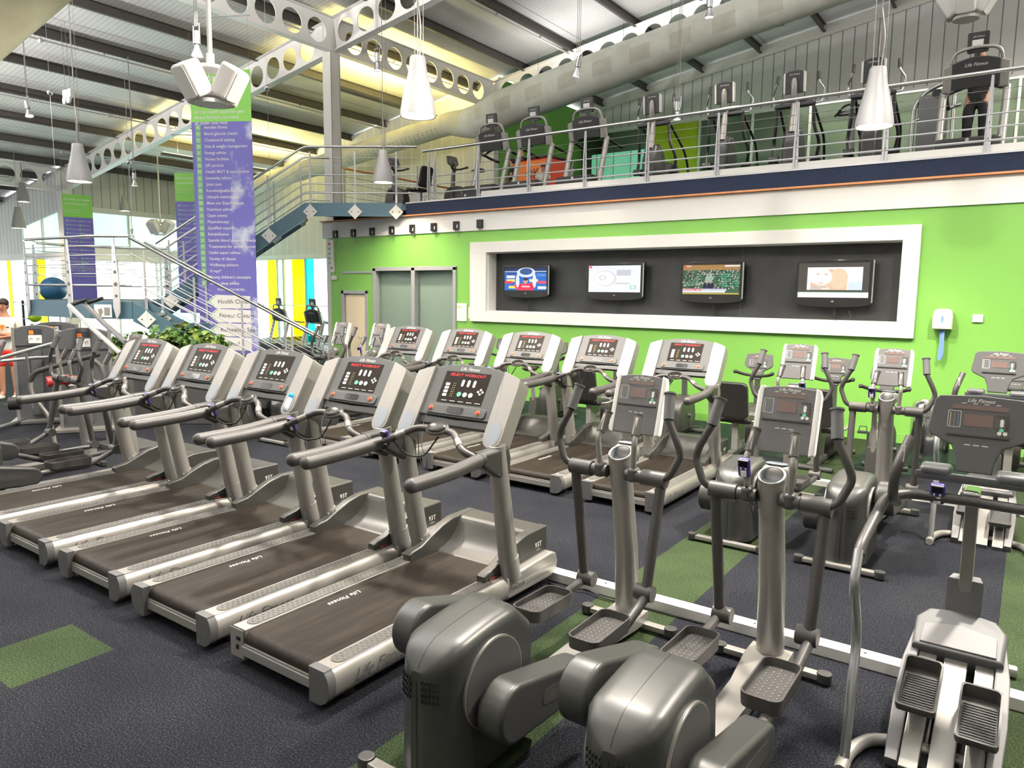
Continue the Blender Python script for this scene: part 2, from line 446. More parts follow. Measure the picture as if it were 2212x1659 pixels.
    for s in (-1, 1):
        m = M(K)
        pl = [(.292, .50)] + [(.292, .07)] + [(.361+.069*math.cos(math.radians(a)), .055+.072*math.sin(math.radians(a))) for a in range(190, 356, 15)] + [(.43, .41)] + [(a, top(a)) for a in (.425, .40, .37, .33, .292)]
        pl = [(a*s, b) for a, b in pl]
        m.prism(pl, -.105, .012, .014, 3); pil = m.build('console_pillar', 'silver_light', t)
        m = M(K); m.prism([(s*(.361+.056*math.cos(2*PI*i/28)), .078+.088*math.sin(2*PI*i/28)) for i in range(28)], .010, .0145); m.m = 1
        m.prism([(s*(.361+.050*math.cos(2*PI*i/28)), .078+.080*math.sin(2*PI*i/28)) for i in range(28)], .0125, .0152)
        m.build('cup_holder', ['silver_light', 'cup'], pil)
    m = M(K); m.prism(rrect(-.19, .25, .185, .475, .006), -.01, -.002, .001); m.build('display', 'display', con)
    m = M(K); m.text(LOGO, .036, .0, .497, -.002, .35, .003); m.build('lettering', 'logo', con)
    m = M(K); m.text('SELECT WORKOUT', .026, .0, .452, -.0005, .1, .0, sx=1.3); m.build('led_readout', 'led', con)
    m = M(K); z = -.001
    for i in range(3):
        m.prism(rrect(-.018+.048*i-.010, .37, -.018+.048*i+.010, .42, .0098), z-.002, z+.002)
    for i in range(2): m.prism([(-.02+.048*(i+1)+.017*math.cos(2*PI*j/14), .315+.017*math.sin(2*PI*j/14)) for j in range(14)], z-.002, z+.002)
    for i in range(4): m.prism(rrect(-.158, .293+.026*i, -.124, .312+.026*i, .004), z-.002, z+.0008)
    for dx, dy in ((0, .015), (.018, 0), (0, -.015), (-.018, 0)): m.prism([(.145+dx+.009*math.cos(2*PI*j/10), .345+dy+.008*math.sin(2*PI*j/10)) for j in range(10)], z-.002, z+.001)
    for i in range(5): m.prism(rrect(-.15+.07*i, .262, -.105+.07*i, .266, .001, 1), z-.001, z+.0005)
    m.m = 1; m.prism([(-.02+.017*math.cos(2*PI*j/14), .315+.017*math.sin(2*PI*j/14)) for j in range(14)], z-.002, z+.002)
    m.m = 2
    for i in range(7): m.prism(rrect(-.095, .295+.015*i, -.088, .301+.015*i, .002, 1), z-.002, z+.001); m.prism(rrect(-.080, .295+.015*i, -.073, .301+.015*i, .002, 1), z-.002, z+.001)
    m.build('keypad', ['key_white', 'key_green', 'amber'], con)
    m = M(K); m.prism(rrect(-.245, .165, .245, .232, .02), -.012, .006, .004, 3); m.m = 1; m.prism(rrect(-.068, .178, .068, .222, .018), -.002, .0075)
    m.build('button_strip', ['grey_panel', 'gloss_black'], con)
    m = M(K)
    for a in (-.205, .185):
        m.m = 1; m.prism([(a+.019*math.cos(2*PI*j/16), .2+.019*math.sin(2*PI*j/16)) for j in range(16)], .004, .008)
        m.m = 0; m.prism([(a+.014*math.cos(2*PI*j/16), .2+.014*math.sin(2*PI*j/16)) for j in range(16)], .006, .016, .003)
    m.build('stop_button', ['red_plastic', 'amber'], con)
    # pulse handle with pod
    pod = V((0, 1.26, 1.15)); m = M()
    for s in (-1, 1):
        p = rnd([(.385*s, 1.17, 1.03), (.30*s, 1.14, 1.065), (.15*s, 1.245, 1.145), (.05*s, 1.27, 1.14)], .07)
        m.m = 0; m.tube(p, .0225, 14); m.m = 1; m.tube([V((.265*s, 1.163, 1.085)), V((.215*s, 1.198, 1.11))], .0238, 14)
    m.m = 0; m.T = Matrix.Translation(pod) @ Matrix.Rotation(.55, 4, 'X'); m.sph((0, 0, 0), (.088, .062, .026), 20)
    ph = m.build('pulse_handle', ['grip', 'sensor'], t)
    m = M(Matrix.Translation(pod) @ Matrix.Rotation(.55, 4, 'X')); m.sph((0, 0, .012), (.076, .052, .019), 22); m.build('pod_lens', 'pod', ph)
    m = M(); P = [K @ V((-.205, .19, .02)), K @ V((-.207, .10, .03)), V((-.13, 1.25, 1.02)), V((-.06, 1.24, .93)), V((-.10, 1.25, .86)), V((-.16, 1.26, .95)), V((-.2, 1.30, 1.1))]
    m.tube(rnd(P, .05), .0028, 6); m.build('safety_cord', 'cable', t)
    # feet
    m = M()
    for x in (-.33, .33):
        for y in (.2, 1.85): m.cyl((x, y, 0), (x, y, .06), .035, 12)
    m.build('levelling_foot', 'rubber', t)
    return t
def pulse_monitor(t, loc, mirror=1, cord=None):
    """purple heart-rate box strapped on a handle"""
    m = M(Matrix.Translation(loc) @ Matrix.Rotation(.3, 4, 'X')); m.box((0, 0, 0), (.062, .03, .105), .012, 3); m.m = 1
    m.box((0, -.017, .028), (.042, .004, .03), .001); m.m = 2; m.box((0, -.016, -.028), (.030, .006, .034), .006, 3); m.box((-.012, -.016, .0), (.008, .004, .012), .002); m.box((.012, -.016, .0), (.008, .004, .012), .002); m.box((0, -.0155, .047), (.05, .003, .006)); 
    o = m.build('pulse_monitor', ['purple', 'gloss_black', 'paper'], t); o['label'] = 'purple pulse monitor box'
    if cord:
        p = rnd(cord, .06, 8); m = M(); m.tube(p, .004, 6)
        L = 0; q = []
        for i in range(len(p)-1):
            d = (p[i+1]-p[i]); n = max(1, int(d.length/.006))
            for j in range(n): q.append(p[i]+d*j/n)
        for i, c in enumerate(q):
            if i % 2 == 0: m.sph(c, .0075, 6)
        m.build('coiled_cord', 'cable', t)

# ================================================================== ELLIPTICAL
def elliptical(swap=False):
    t = thing('elliptical_trainer', '', 'elliptical trainer')
    m = M(); m.prism([(-.055, .1), (.055, .1), (.075, 1.45), (.11, 1.78), (.11, 1.93), (-.11, 1.93), (-.11, 1.78), (-.075, 1.45)], .035, .105, .008)
    m.build('base_beam', 'silver', t)
    for y, n in ((.0, 'rear'), (1.88, 'front')):
        m = M(); m.box((0, y, .035), (.50, .055, .035), .008); m.m = 1
        for s in (-1, 1): m.prism([(x*s, y+q) for x, q in rrect(.24, -.035, .315, .035, .03)], .008, .062, .008); 
        m.build('stabilizer', ['silver', 'grey_plastic'], t)
    # drive housing: outline in plan extruded, top domed
    m = M(); ny = 18; vs = []; fs = []; W = 20
    def halfw(y): return .145*min(1, math.sqrt(max(0, 1-((.16-y)/.15)**2))) if y < .16 else .145
    def topz(y): return .60+.055*math.sin(min(1, max(0, (y-.0)/.5))*PI/2) - (.0 if y < .5 else (y-.5)*.9)
    ys = [.012, .02, .035, .055, .08, .12, .16, .2, .26, .32, .38, .44, .50, .55, .585, .6]
    rings = []
    for y in ys:
        w = max(.03, halfw(y)); zt = topz(y); ring = []
        if y < .14: zt -= .10*(1-(y/.14))**2
        for k in range(W+1):
            a = PI*k/W  # over the top from right to left
            ca, sa = math.cos(a), math.sin(a)
            ex = (abs(ca)**.35)*(1 if ca >= 0 else -1)*w; ez = zt-.085+.085*sa**.6
            ring.append((ex, y, ez))
        ring = [(w*(1.12 if y > .1 else 1.08), y, .045), (w*1.1, y, .12), (w*1.04, y, .3)] + ring + [(-w*1.04, y, .3), (-w*1.1, y, .12), (-w*1.12, y, .045)]
        rings.append(ring)
    n = len(rings[0])
    vs = [p for r in rings for p in r]
    for i in range(len(rings)-1):
        for j in range(n-1): fs.append((i*n+j, i*n+j+1, (i+1)*n+j+1, (i+1)*n+j))
    fs.append(tuple(range(n))); fs.append(tuple(reversed(range((len(rings)-1)*n, len(rings)*n))))
    m.add(vs, fs); hs = m.build('drive_housing', 'grey_plastic', t, 50)
    m = M()
    for s in (-1, 1):
        for i in range(5):
            for j in range(4):
                x = s*(.030+.015*i); z_ = .485-.026*j; wf = 1.04*(1+.0*j); y = .16-.15*math.sqrt(max(0, 1-(x/(.145*wf))**2))
                m.box((x*1.03, y-.006, z_), (.0062, .007, .017), .002, 1, R=Matrix.Rotation(math.atan2(x, .16-y)*.8, 3, 'Z'))
    m.build('vent_slots', 'black', hs)
    m = M(YZ(0)); m.tube([(0, 0, 0), (0, 0, 0)], .001) if 0 else None
    m.T = _ident; m.tube([(0, y, z) for y, z in ((.012, .05), (.0115, .48))] + [(0, y, topz(y)-(.10*(1-(y/.14))**2 if y < .14 else 0)-.0005) for y in ys[1:14]], .0018, 6); m.build('seam', 'black', hs)
    for s in (-1, 1):
        up = (s < 0) != swap
        m = M(YZ(.145*s if s > 0 else -.157)); cc = (.32, .39)
        m.prism([(cc[0]+.195*math.cos(2*PI*j/40), cc[1]+.195*math.sin(2*PI*j/40)) for j in range(40)], 0, .012); m.m = 1
        m.prism([(cc[0]+.188*math.cos(2*PI*j/40), cc[1]+.188*math.sin(2*PI*j/40)) for j in range(40)], -.002, .014)
        m.build('crank_disc', ['silver_light', 'silver_dark'], t)
        # crank cover: slab with rounded ends
        a, b = ((.30, .52), (.78, .42)) if up else ((.28, .32), (.78, .25))
        m = M(YZ(.18*s if s > 0 else -.31)); d = V((b[0]-a[0], b[1]-a[1])).normalized(); nn = V((-d.y, d.x)); r1, r2 = .125, .085
        th = math.degrees(math.atan2(d.y, d.x))
        pl = arc(a[0], a[1], r1, th+90, th+270, 12) + arc(b[0], b[1], r2, th-90, th+90, 8)
        m.prism(pl, 0, .13, .022, 3); cv = m.build('crank_cover', 'grey_plastic', t)
        if s > 0:
            p0 = V((a[0]+.12, a[1]-.005)); m = M(frame((.3105, 0, 0), (0, d.x, d.y), (0, -d.y, d.x)))
            c = V((0, (a[0]+b[0])/2+.08, (a[1]+b[1])/2)); lc = m.T.inverted() @ V((.3105, c.y, c.z))
            m.prism(rrect(lc.x-.16, lc.y-.035, lc.x+.16, lc.y+.035, .033), 0, .0015); m.build('badge', 'grip', cv)
            m = M(frame((.3123, 0, 0), (0, d.x, d.y), (0, -d.y, d.x))); m.text(LOGO, .05, lc.x-.02, lc.y, 0, .3); m.build('lettering', 'grey_panel', cv)
        # link tube, pedal, swing arm
        py = (1.25, .30) if up else (1.13, .31); jt = (1.79, .27) if up else (1.56, .38); x = .245*s
        m = M(); m.tube(rnd([(x, b[0]-.05, b[1]), (x, py[0]-.12, py[1]-.045), (x, py[0]+.16, py[1]-.06), (x+.02*s, jt[0]-.03, jt[1]-.02)], .1), .026, 12)
        m.cyl((x-.035, jt[0], jt[1]), (x+.045*s+.0, jt[0], jt[1]), .047, 20); m.cyl((x-.045, jt[0], jt[1]), (x+.055, jt[0], jt[1]), .045, 20)
        m.build('link_arm', 'grip', t)
        m = M(frame((x-.035*s, py[0], py[1]), (1, 0, 0), (0, 1, -.06 if up else -.03)))
        m.prism(rrect(-.085, -.19, .085, .19, .045, 6), -.035, .004, .004)
        rim = rrect(-.085, -.19, .085, .19, .045, 6); k = len(rim); inn = rrect(-.078, -.183, .078, .183, .04, 6)
        vs = [(px, q, -.03) for px, q in rim] + [(px*1.03, q*1.03, .030+ (.012 if q > .1 else 0)) for px, q in rim] + [(px*1.03, q*1.03, .030+(.012 if q > .1 else 0)) for px, q in inn] + [(px, q, .003) for px, q in inn]
        fs = [(r*k+j, r*k+(j+1) % k, (r+1)*k+(j+1) % k, (r+1)*k+j) for r in range(3) for j in range(k)]
        m.add(vs, fs)
        for i in range(5):
            for j in range(9) if i % 2 else range(10): m.sph((-.052+.026*i, -.14+.033*j, .004), (.008, .010, .004), 8, True)
        m.build('pedal', 'grip', t)
        cy, cz = 1.68, .99
        m = M(); xs = .27*s
        m.tube([(x+.015*s, jt[0], jt[1]+.02), (xs, cy, cz-.03)], [.029, .029], 16)
        m.build('swing_arm', 'grip', t)
        m = M(); g0 = V((.305*s, 1.67, 1.33)); g1 = V((.285*s, 1.725, 1.46))
        m.tube(rnd([(.27*s, cy, cz), (.33*s, cy-.03, cz+.03), (.385*s, 1.67, 1.15), (.315*s, 1.60, 1.22) if 0 else (.36*s, 1.66, 1.22), g0], .07), .020, 14)
        m.m = 1; m.tube([g0, g1], .0285, 16); m.tube([g1, g1+(g1-g0)*.06], .034, 16)
        m.build('moving_handle', ['grip', 'grey_panel'], t)
        m = M(); f0 = V((.105*s, 1.67, 1.03)); f1 = V((.115*s, 1.655, 1.18)); f2 = V((.095*s, 1.735, 1.32))
        m.m = 0; m.tube(rnd([f0, f1, f1+(f2-f1)*.3], .05), .0165, 12); m.m = 1; m.tube([f1+(f2-f1)*.25, f2], .0245, 14); m.m = 2
        m.box(f1+(f2-f1)*.6+V((0, -.017, .008)), (.02, .01, .10), .004, R=Matrix.Rotation(-.5, 3, 'X'))
        m.m = 1; m.tube([f2, f2+(f2-f1)*.05], .027, 14); m.build('fixed_handle', ['silver_light', 'grip', 'sensor'], t)
        m = M(); m.cyl((.06*s, cy, cz), (.155*s, cy, cz), .036, 18); m.box((.105*s, cy, cz+.005), (.062, .075, .085), .022, 3); m.cyl((.16*s, cy, cz), (.30*s, cy, cz), .045, 20)
        m.build('handle_hub', 'grip', t)
    m = M(); m.tube([(0, 1.87, .09), (0, 1.83, .5), (0, 1.745, .93)], [.072, .068, .063], 26); m.build('post', 'silver', t)
    m = M(); m.tube([(0, 1.748, .90), (0, 1.728, .99), (0, 1.715, 1.075)], [.0645, .066, .068], 26, False)
    T = frame((0, 1.715, 1.10), (1, 0, 0), (0, .86, .50)); m.T = T; m.lathe([(.067, -.06), (.071, -.01), (.071, 0), (.067, .005), (.060, .004), (.057, 0)], 30)
    m.T = _ident; m.box((0, 1.80, 1.085), (.15, .10, .12), .045, 3); m.m = 1
    m.T = T; m.lathe([(.057, .0), (.053, -.045), (.03, -.05), (0, -.05)], 30)
    m.T = frame((0, 1.80, 1.146), (1, 0, 0), (0, 1, .0)); m.prism(rrect(-.055, -.03, .055, .03, .029), -.003, .0012)
    m.build('bottle_holder', ['silver', 'cup'], t)
    K = frame((0, 1.865, 1.19), (1, 0, 0), (0, .30, .954)); a = .15
    m = M(K); tp = lambda x: .355-.018*(x/a)**2
    m.prism([(-a+.015, 0), (a-.015, 0)] + [(x, tp(x)) for x in [a*1.0-.015-2*(a-.015)*i/10 for i in range(11)]], -.035, .0, .006)
    m.box((0, .1, -.06), (.09, .16, .07), .02); con = m.build('console', 'console_grey', t)
    for s in (-1, 1):
        m = M(K); m.prism([(q*s, w) for q, w in ((a-.018, -.004), (a+.008, .004), (a+.012, .02), (a+.012, .315), (a+.002, .345), (a-.018, .352))], -.045, .004, .006); m.build('trim_strip', 'white_paint', con)
    m = M(K); m.prism(rrect(-.08, .293, .085, .315, .002), 0, .002); m.prism(rrect(-.055, .215, .045, .272, .003), 0, .002); m.build('display', 'lcd', con)
    console_face(K, con, 0, 0, 1)
    return t
def console_face(K, con, ox, oy, sc):
    q = lambda x, y: (x*sc+ox, y*sc+oy)
    m = M(K); m.text(LOGO, .024*sc, *q(0, .335), .001, .35, .003)
    for i in range(4): m.prism([q(*p) for p in rrect(-.075+.045*i, .319, -.055+.045*i, .322, .001, 1)], 0, .0015)
    k = rrect(-.125, .205, -.072, .283, .006); k2 = rrect(-.123, .207, -.074, .281, .005)
    for i in range(len(k)): j = (i+1) % len(k); m.quad((*q(*k[i]), .001), (*q(*k[j]), .001), (*q(*k2[j]), .001), (*q(*k2[i]), .001))
    for i in range(8): m.prism([q(*p) for p in rrect(-.117, .212+.008*i, -.112, .216+.008*i, .001, 1)], 0, .0012)
    m.prism([q(*p) for p in rrect(.082, .222, .096, .258, .0065)], 0, .003)
    for c in ((.082, .193), (.104, .193)): m.prism([q(c[0]+.009*math.cos(2*PI*j/12), c[1]+.009*math.sin(2*PI*j/12)) for j in range(12)], 0, .003)
    for i in range(3): m.prism([q(*p) for p in rrect(-.05+.035*i, .125, -.025+.035*i, .129, .001, 1)], 0, .001)
    m.m = 1; m.prism([q(.089+.009*math.cos(2*PI*j/12), .208+.009*math.sin(2*PI*j/12)) for j in range(12)], 0, .003)
    m.m = 2
    for i in range(8): m.prism([q(*p) for p in rrect(-.101, .212+.008*i, -.096, .216+.008*i, .001, 1)], 0, .0012)
    m.m = 3
    for c in ((.075, .27), (.092, .272), (.109, .27), (.112, .253), (.112, .238), (.112, .222), (.072, .210), (.107, .208)): m.prism([q(c[0]+.007*math.cos(2*PI*j/10), c[1]+.006*math.sin(2*PI*j/10)) for j in range(10)], 0, .002)
    m.m = 4
    for i in range(8): m.prism([q(*p) for p in rrect(-.086, .212+.008*i, -.081, .216+.008*i, .001, 1)], 0, .0012)
    m.build('keypad', ['key_white', 'key_green', 'amber', 'lcd_dark', 'paper_blue'], con)
    m = M(K); m.prism([q(*p) for p in rrect(-.125, .165, .12, .176, .002)], 0, .007, .002); m.build('reading_ledge', 'grey_plastic', con)

# ================================================================== STEPPER (origin at the rear feet line)
def stepper():
    t = thing('stair_climber', '', 'stepper')
    m = M()
    # bowed floor tube
    p = rnd([(-.34, .0, .03), (-.34, .16, .03), (-.28, .34, .03), (-.1, .38, .03), (.1, .38, .03), (.28, .34, .03), (.34, .16, .03), (.34, .0, .03)], .1)
    m.tube(p, .028, 12); m.box((0, .95, .035), (.09, 1.0, .05), .01); m.box((0, 1.42, .035), (.5, .06, .05), .012); m.build('base_frame', 'silver', t)
    for s in (-1, 1):
        m = M(); m.box((.34*s, .05, .02), (.06, .06, .04), .006); m.build('foot', 'silver_dark', t)
        m = M(); q = rnd([(.34*s, .08, .03), (.34*s, .14, .35), (.345*s, .22, .55), (.36*s, .13, .80), (.36*s, .20, .93)], .12)
        m.tube(q, .0205, 14); m.m = 1
        g = rnd([(.36*s, .13, .80), (.36*s, .20, .93), (.33*s, .62, 1.07), (.25*s, .72, 1.08), (.0, .74, 1.08)], .10)
        m.tube(g[3:], .024, 14); m.build('handrail', ['steel', 'grip'], t)
        m = M(); h = rnd([(.29*s, .68, 1.04), (.30*s, .60, 1.08), (.29*s, .56, 1.22), (.25*s, .66, 1.36)], .06); m.tube(h, .0225, 14); m.m = 1
        m.box((.27*s-.0*s, .592, 1.29), (.02, .012, .08), .004, R=Matrix.Rotation(-.5, 3, 'X')); m.build('grip_handle', ['grip', 'sensor'], t)
    # inclined body: frame lies on a slope, top forward
    B = frame((0, .20, .03), (1, 0, 0), (0, .90, .43)) @ Matrix.Diagonal((1, .92, 1, 1))
    m = M(B)
    for s in (-1, 1):
        m.prism([(q*s, w) for q, w in ((.155, .0), (.205, .0), (.22, .35), (.215, .62), (.185, .88), (.155, .90))], -.06, .02, .01)
    m.build('side_skirt', 'grey_boot', t)
    m = M(B); m.prism([(-.185, .68), (.185, .68), (.19, .88), (.14, .955), (0, .985), (-.14, .955), (-.19, .88)], -.08, .055, .02, 3); m.m = 1
    m.prism([(-.155, .70), (.155, .70), (.15, .83), (0, .865), (-.15, .83)], .05, .062, .004)
    m.build('top_cover', ['grey_light', 'grey_boot'], t)
    m = M(B)
    for x in (-.115, 0, .115): m.box((x, .38, -.02), (.075 if x else .095, .78, .05), .006)
    m.build('slide_rail', 'silver_light', t)
    m = M(B); m.box((0, .42, -.085), (.36, .84, .04)); m.build('inner_well', 'black', t)
    for s, yy in ((-1, .37), (1, .29)):
        P = frame(B @ V((.115*s, yy, .09)), (1, 0, 0), (0, .985, .17)); m = M(P)
        m.prism(rrect(-.075, -.16, .075, .15, .015), -.02, 0, .004)
        rim = rrect(-.078, -.16, .078, .155, .02); k = len(rim)
        hh = lambda q: .012+.05*max(0, q)/.155
        vs = [(a, b, -.01) for a, b in rim] + [(a, b, hh(b)) for a, b in rim] + [(a*.9, b*.93, hh(b)) for a, b in rim] + [(a*.9, b*.93, 0) for a, b in rim]
        m.add(vs, [(r*k+j, r*k+(j+1) % k, (r+1)*k+(j+1) % k, (r+1)*k+j) for r in range(3) for j in range(k)]); m.m = 1
        for i in range(13): m.box((0, -.13+.018*i, .003), (.125, .008, .006), .002, 1)
        m.m = 0; m.box((0, .0, -.06), (.05, .1, .09), .01); m.build('step_pedal', ['grip', 'grey_panel'], t)
    m = M(); m.prism([(-.075, .98), (.075, .98), (.06, 1.06), (-.06, 1.06)], .40, .63, .012); m.build('post_boot', 'grey_boot', t)
    m = M(); m.T = frame((0, 1.03, .5), (1, 0, 0), (0, -.09, .5)); m.box((0, .3, 0), (.055, .62, .075), .008); m.build('post', 'silver_light', t)
    m = M(); m.box((0, .80, 1.09), (.07, .14, .075), .015, 3); m.build('clamp', 'chrome', t)
    m = M(); m.box((0, .80, 1.165), (.44, .12, .02), .006)
    for s in (-1, 1): m.box((.15*s, .80, 1.195), (.13, .13, .05), .02, 3)
    m.box((0, .745, 1.18), (.46, .015, .03), .006); m.build('tray', 'shroud', t)
    K = frame((0, .80, 1.20), (1, 0, 0), (0, .24, .97)); m = M(K)
    m.prism([(-.07, 0), (.07, 0), (.075, .05), (.10, .12), (.19, .165), (.205, .19), (.185, .33), (.165, .352), (0, .362), (-.165, .352), (-.185, .33), (-.205, .19), (-.19, .165), (-.10, .12), (-.075, .05)], -.035, 0, .008)
    con = m.build('console', 'grey_panel', t)
    m = M(K); m.prism(rrect(-.11, .292, .11, .314, .002), 0, .002); m.prism(rrect(-.06, .215, .055, .27, .003), 0, .002); m.build('display', 'lcd', con)
    console_face(K, con, 0, 0, 1)
    return t

# ================================================================== EXERCISE BIKES (rider faces +y)
def bike(recumbent=True):
    t = thing('exercise_bike', '', 'exercise bike')
    m = M(); m.box((0, .75, .05), (.09, 1.3, .07), .015)
    for y in (.12, 1.38): m.box((0, y, .03), (.5, .07, .05), .02)
    m.build('base_frame', 'silver_dark', t)
    m = M(YZ(-.11))
    m.prism([(.78, .07), (.74, .3), (.80, .48), (.92, .56), (1.12, .58), (1.3, .48), (1.36, .25), (1.3, .07)], 0, .22, .04, 3); m.build('drive_housing', 'hood', t)
    m = M(YZ(-.03)); m.prism([(1.10, .5), (1.20, .5), (1.16, .9), (1.09, .9)], 0, .06, .01); m.build('post', 'silver_dark', t)
    K = frame((0, 1.08, .90), (1, 0, 0), (0, .25, .97)); m = M(K)
    m.prism([(-.05, 0), (.05, 0), (.08, .12), (.17, .17), (.185, .2), (.165, .34), (0, .355), (-.165, .34), (-.185, .2), (-.17, .17), (-.08, .12)], -.04, 0, .008)
    con = m.build('console', 'grey_panel', t)
    m = M(K); m.prism(rrect(-.10, .287, .10, .308, .002), 0, .002); m.prism(rrect(-.055, .21, .05, .265, .003), 0, .002); m.build('display', 'lcd', con)
    console_face(K, con, 0, -.005, .95)
    m = M(); m.tube(rnd([(-.24, .95, 1.0), (-.16, 1.06, .96), (0, 1.1, .94), (.16, 1.06, .96), (.24, .95, 1.0)], .06), .02, 12)
    for s in (-1, 1): m.sph((.24*s, .94, 1.0), (.026, .05, .026), 10)
    m.build('handlebar', 'rubber', t)
    for s in (-1, 1):
        m = M(); m.cyl((.11*s, 1.05, .30), (.15*s, 1.05, .30), .03); m.box((.15*s, 1.05, .30-.08*s), (.02, .035, .19), .008); m.build('crank', 'silver_dark', t)
        m = M(); c = V((.21*s, 1.05, .30-.16*s)); m.box(c, (.10, .08, .025), .008)
        m.tube([c+V((-.045, .02, .0)), c+V((-.035, .04, .06)), c+V((.035, .04, .06)), c+V((.045, .02, .0))], .006, 6); m.build('pedal', 'rubber', t)
    if recumbent:
        m = M(); m.box((0, .42, .46), (.40, .36, .07), .03, 3); m.build('seat', 'black_vinyl', t)
        m = M(frame((0, .22, .50), (1, 0, 0), (0, -.22, .97))); m.prism(rrect(-.19, 0, .19, .46, .07, 5), -.03, .03, .015, 3); m.build('backrest', 'black_vinyl', t)
        m = M(); m.box((0, .45, .26), (.08, .3, .36), .01); m.tube(rnd([(-.30, .62, .52), (-.30, .35, .47), (0, .30, .42), (.30, .35, .47), (.30, .62, .52)], .08), .016, 10); m.build('seat_frame', 'silver', t)
        m = M(); m.box((-.24, .20, .68), (.025, .03, .5), .006); m.build('seat_lever', 'silver_light', t)
    else:
        m = M(); m.tube([(0, .52, .08), (0, .42, .80)], [.035, .025], 14); m.build('seat_post', 'silver_light', t)
        m = M(); m.sph((0, .36, .86), (.13, .11, .045), 14); m.sph((0, .50, .865), (.045, .13, .032), 12); m.build('saddle', 'black_vinyl', t)
        m = M(YZ(-.07)); m.prism([(.40, .06), (.62, .06), (.56, .40), (.46, .40)], 0, .14, .02); m.build('seat_boot', 'hood', t)
    return t

# ================================================================== NEWER TREADMILL (balcony and back of the gym): rider faces +y, television on top
def treadmill_b():
    t = thing('treadmill', '', 'treadmill')
    for s in (-1, 1):
        m = M(YZ(.32*s-.055)); m.prism([(.0, .04), (.0, .19), (1.3, .20), (1.9, .16), (1.95, .05)], 0, .11, .02); m.build('side_rail', 'silver_dark', t)
        m = M(); m.tube([(.36*s, 1.70, .15), (.37*s, 1.52, .72), (.37*s, 1.42, 1.04)], [.052, .05, .047], 20); m.build('upright', 'silver', t)
        m = M(); m.tube(rnd([(.37*s, 1.43, 1.02), (.35*s, 1.30, 1.02), (.36*s, 1.05, .98), (.36*s, .80, .96)], .1), .026, 12); m.sph((.36*s, .8, .96), .03, 10); m.build('handrail', 'dark_plastic', t)
        m = M(frame((0, 1.45, 1.05), (1, 0, 0), (0, .25, .97))); m.prism([(.265*s, -.02), (.385*s, -.02), (.385*s, .30), (.265*s, .34)][::s], -.05, .04, .014, 3); m.build('console_pillar', 'silver', t)
    m = M(); m.box((0, .85, .15), (.54, 1.6, .09), .03); m.build('running_belt', 'rubber', t)
    m = M(YZ(-.37)); m.prism([(1.42, .12), (1.50, .24), (1.62, .31), (1.92, .32), (2.0, .28), (2.0, .06), (1.42, .06)], 0, .74, .025, 3)
    h = m.build('motor_cover', 'dark_shroud', t)
    m = M()
    for i in range(6): m.box((0, 2.001, .29-.02*i), (.60, .006, .006))
    m.box((-.16, 2.004, .12), (.24, .006, .035), .002); m.build('vent_slots', 'black', h)
    m = M(); m.box((-.15, 2.009, .12), (.22, .003, .025), .001); m.box((.28, 2.006, .13), (.05, .004, .04), .001); m.build('sticker', 'paper', h)
    m = M(); m.T = frame((0, 2.003, .27), (-1, 0, 0), (0, 0, 1)); m.prism([(.024*math.cos(2*PI*j/16), .024*math.sin(2*PI*j/16)) for j in range(16)], 0, .004); m.build('badge', 'chrome', h)
    K = frame((0, 1.46, 1.05), (1, 0, 0), (0, .25, .97)); m = M(K)
    m.prism([(-.28, 0), (.28, 0)] + [(x, .40-.07*(x/.3)**2) for x in [.28-.56*i/12 for i in range(13)]], -.06, .02, .015, 3); con = m.build('console', 'dark_shroud', t)
    m = M(frame(K @ V((0, .30, -.062)), (-1, 0, 0), (0, .25, .97))); m.text(LOGO, .06, 0, 0, 0, .3, .004); m.build('lettering', 'logo', con)
    m = M(K); m.prism(rrect(-.2, .1, .2, .3, .02), .018, .024); m.build('display', 'display', con)
    m = M(); m.tube(rnd([(-.30, 1.42, 1.05), (-.31, 1.50, 1.32), (-.27, 1.54, 1.52), (-.1, 1.55, 1.56), (.1, 1.55, 1.56), (.27, 1.54, 1.52), (.31, 1.50, 1.32), (.30, 1.42, 1.05)], .1), .022, 14); m.build('frame_hoop', 'silver', t)
    m = M(); m.tube(rnd([(-.35, 1.30, 1.02), (-.2, 1.28, 1.10), (0, 1.25, 1.14), (.2, 1.28, 1.10), (.35, 1.30, 1.02)], .1), .02, 12); m.sph((0, 1.25, 1.14), (.09, .05, .03), 12); m.build('pulse_handle', 'dark_plastic', t)
    K2 = frame((0, 1.50, 1.50), (1, 0, 0), (0, .10, .99)); m = M(K2); m.prism(rrect(-.125, 0, .125, .26, .02), -.03, .025, .008); m.box((0, -.06, -.01), (.07, .14, .03))
    tv = m.build('monitor', 'dark_plastic', t)
    m = M(K2); m.prism(rrect(-.10, .04, .10, .22, .004), .024, .028); m.build('screen', 'mirror_dark', tv)
    m = M(frame(K2 @ V((0, .0, -.031)), (-1, 0, 0), (0, .10, .99))); m.prism(rrect(-.07, .07, .06, .16, .004), 0, .003); m.text(LOGO, .03, 0, .20, .002, .3); m.build('rear_sticker', 'paper', tv)
    return t

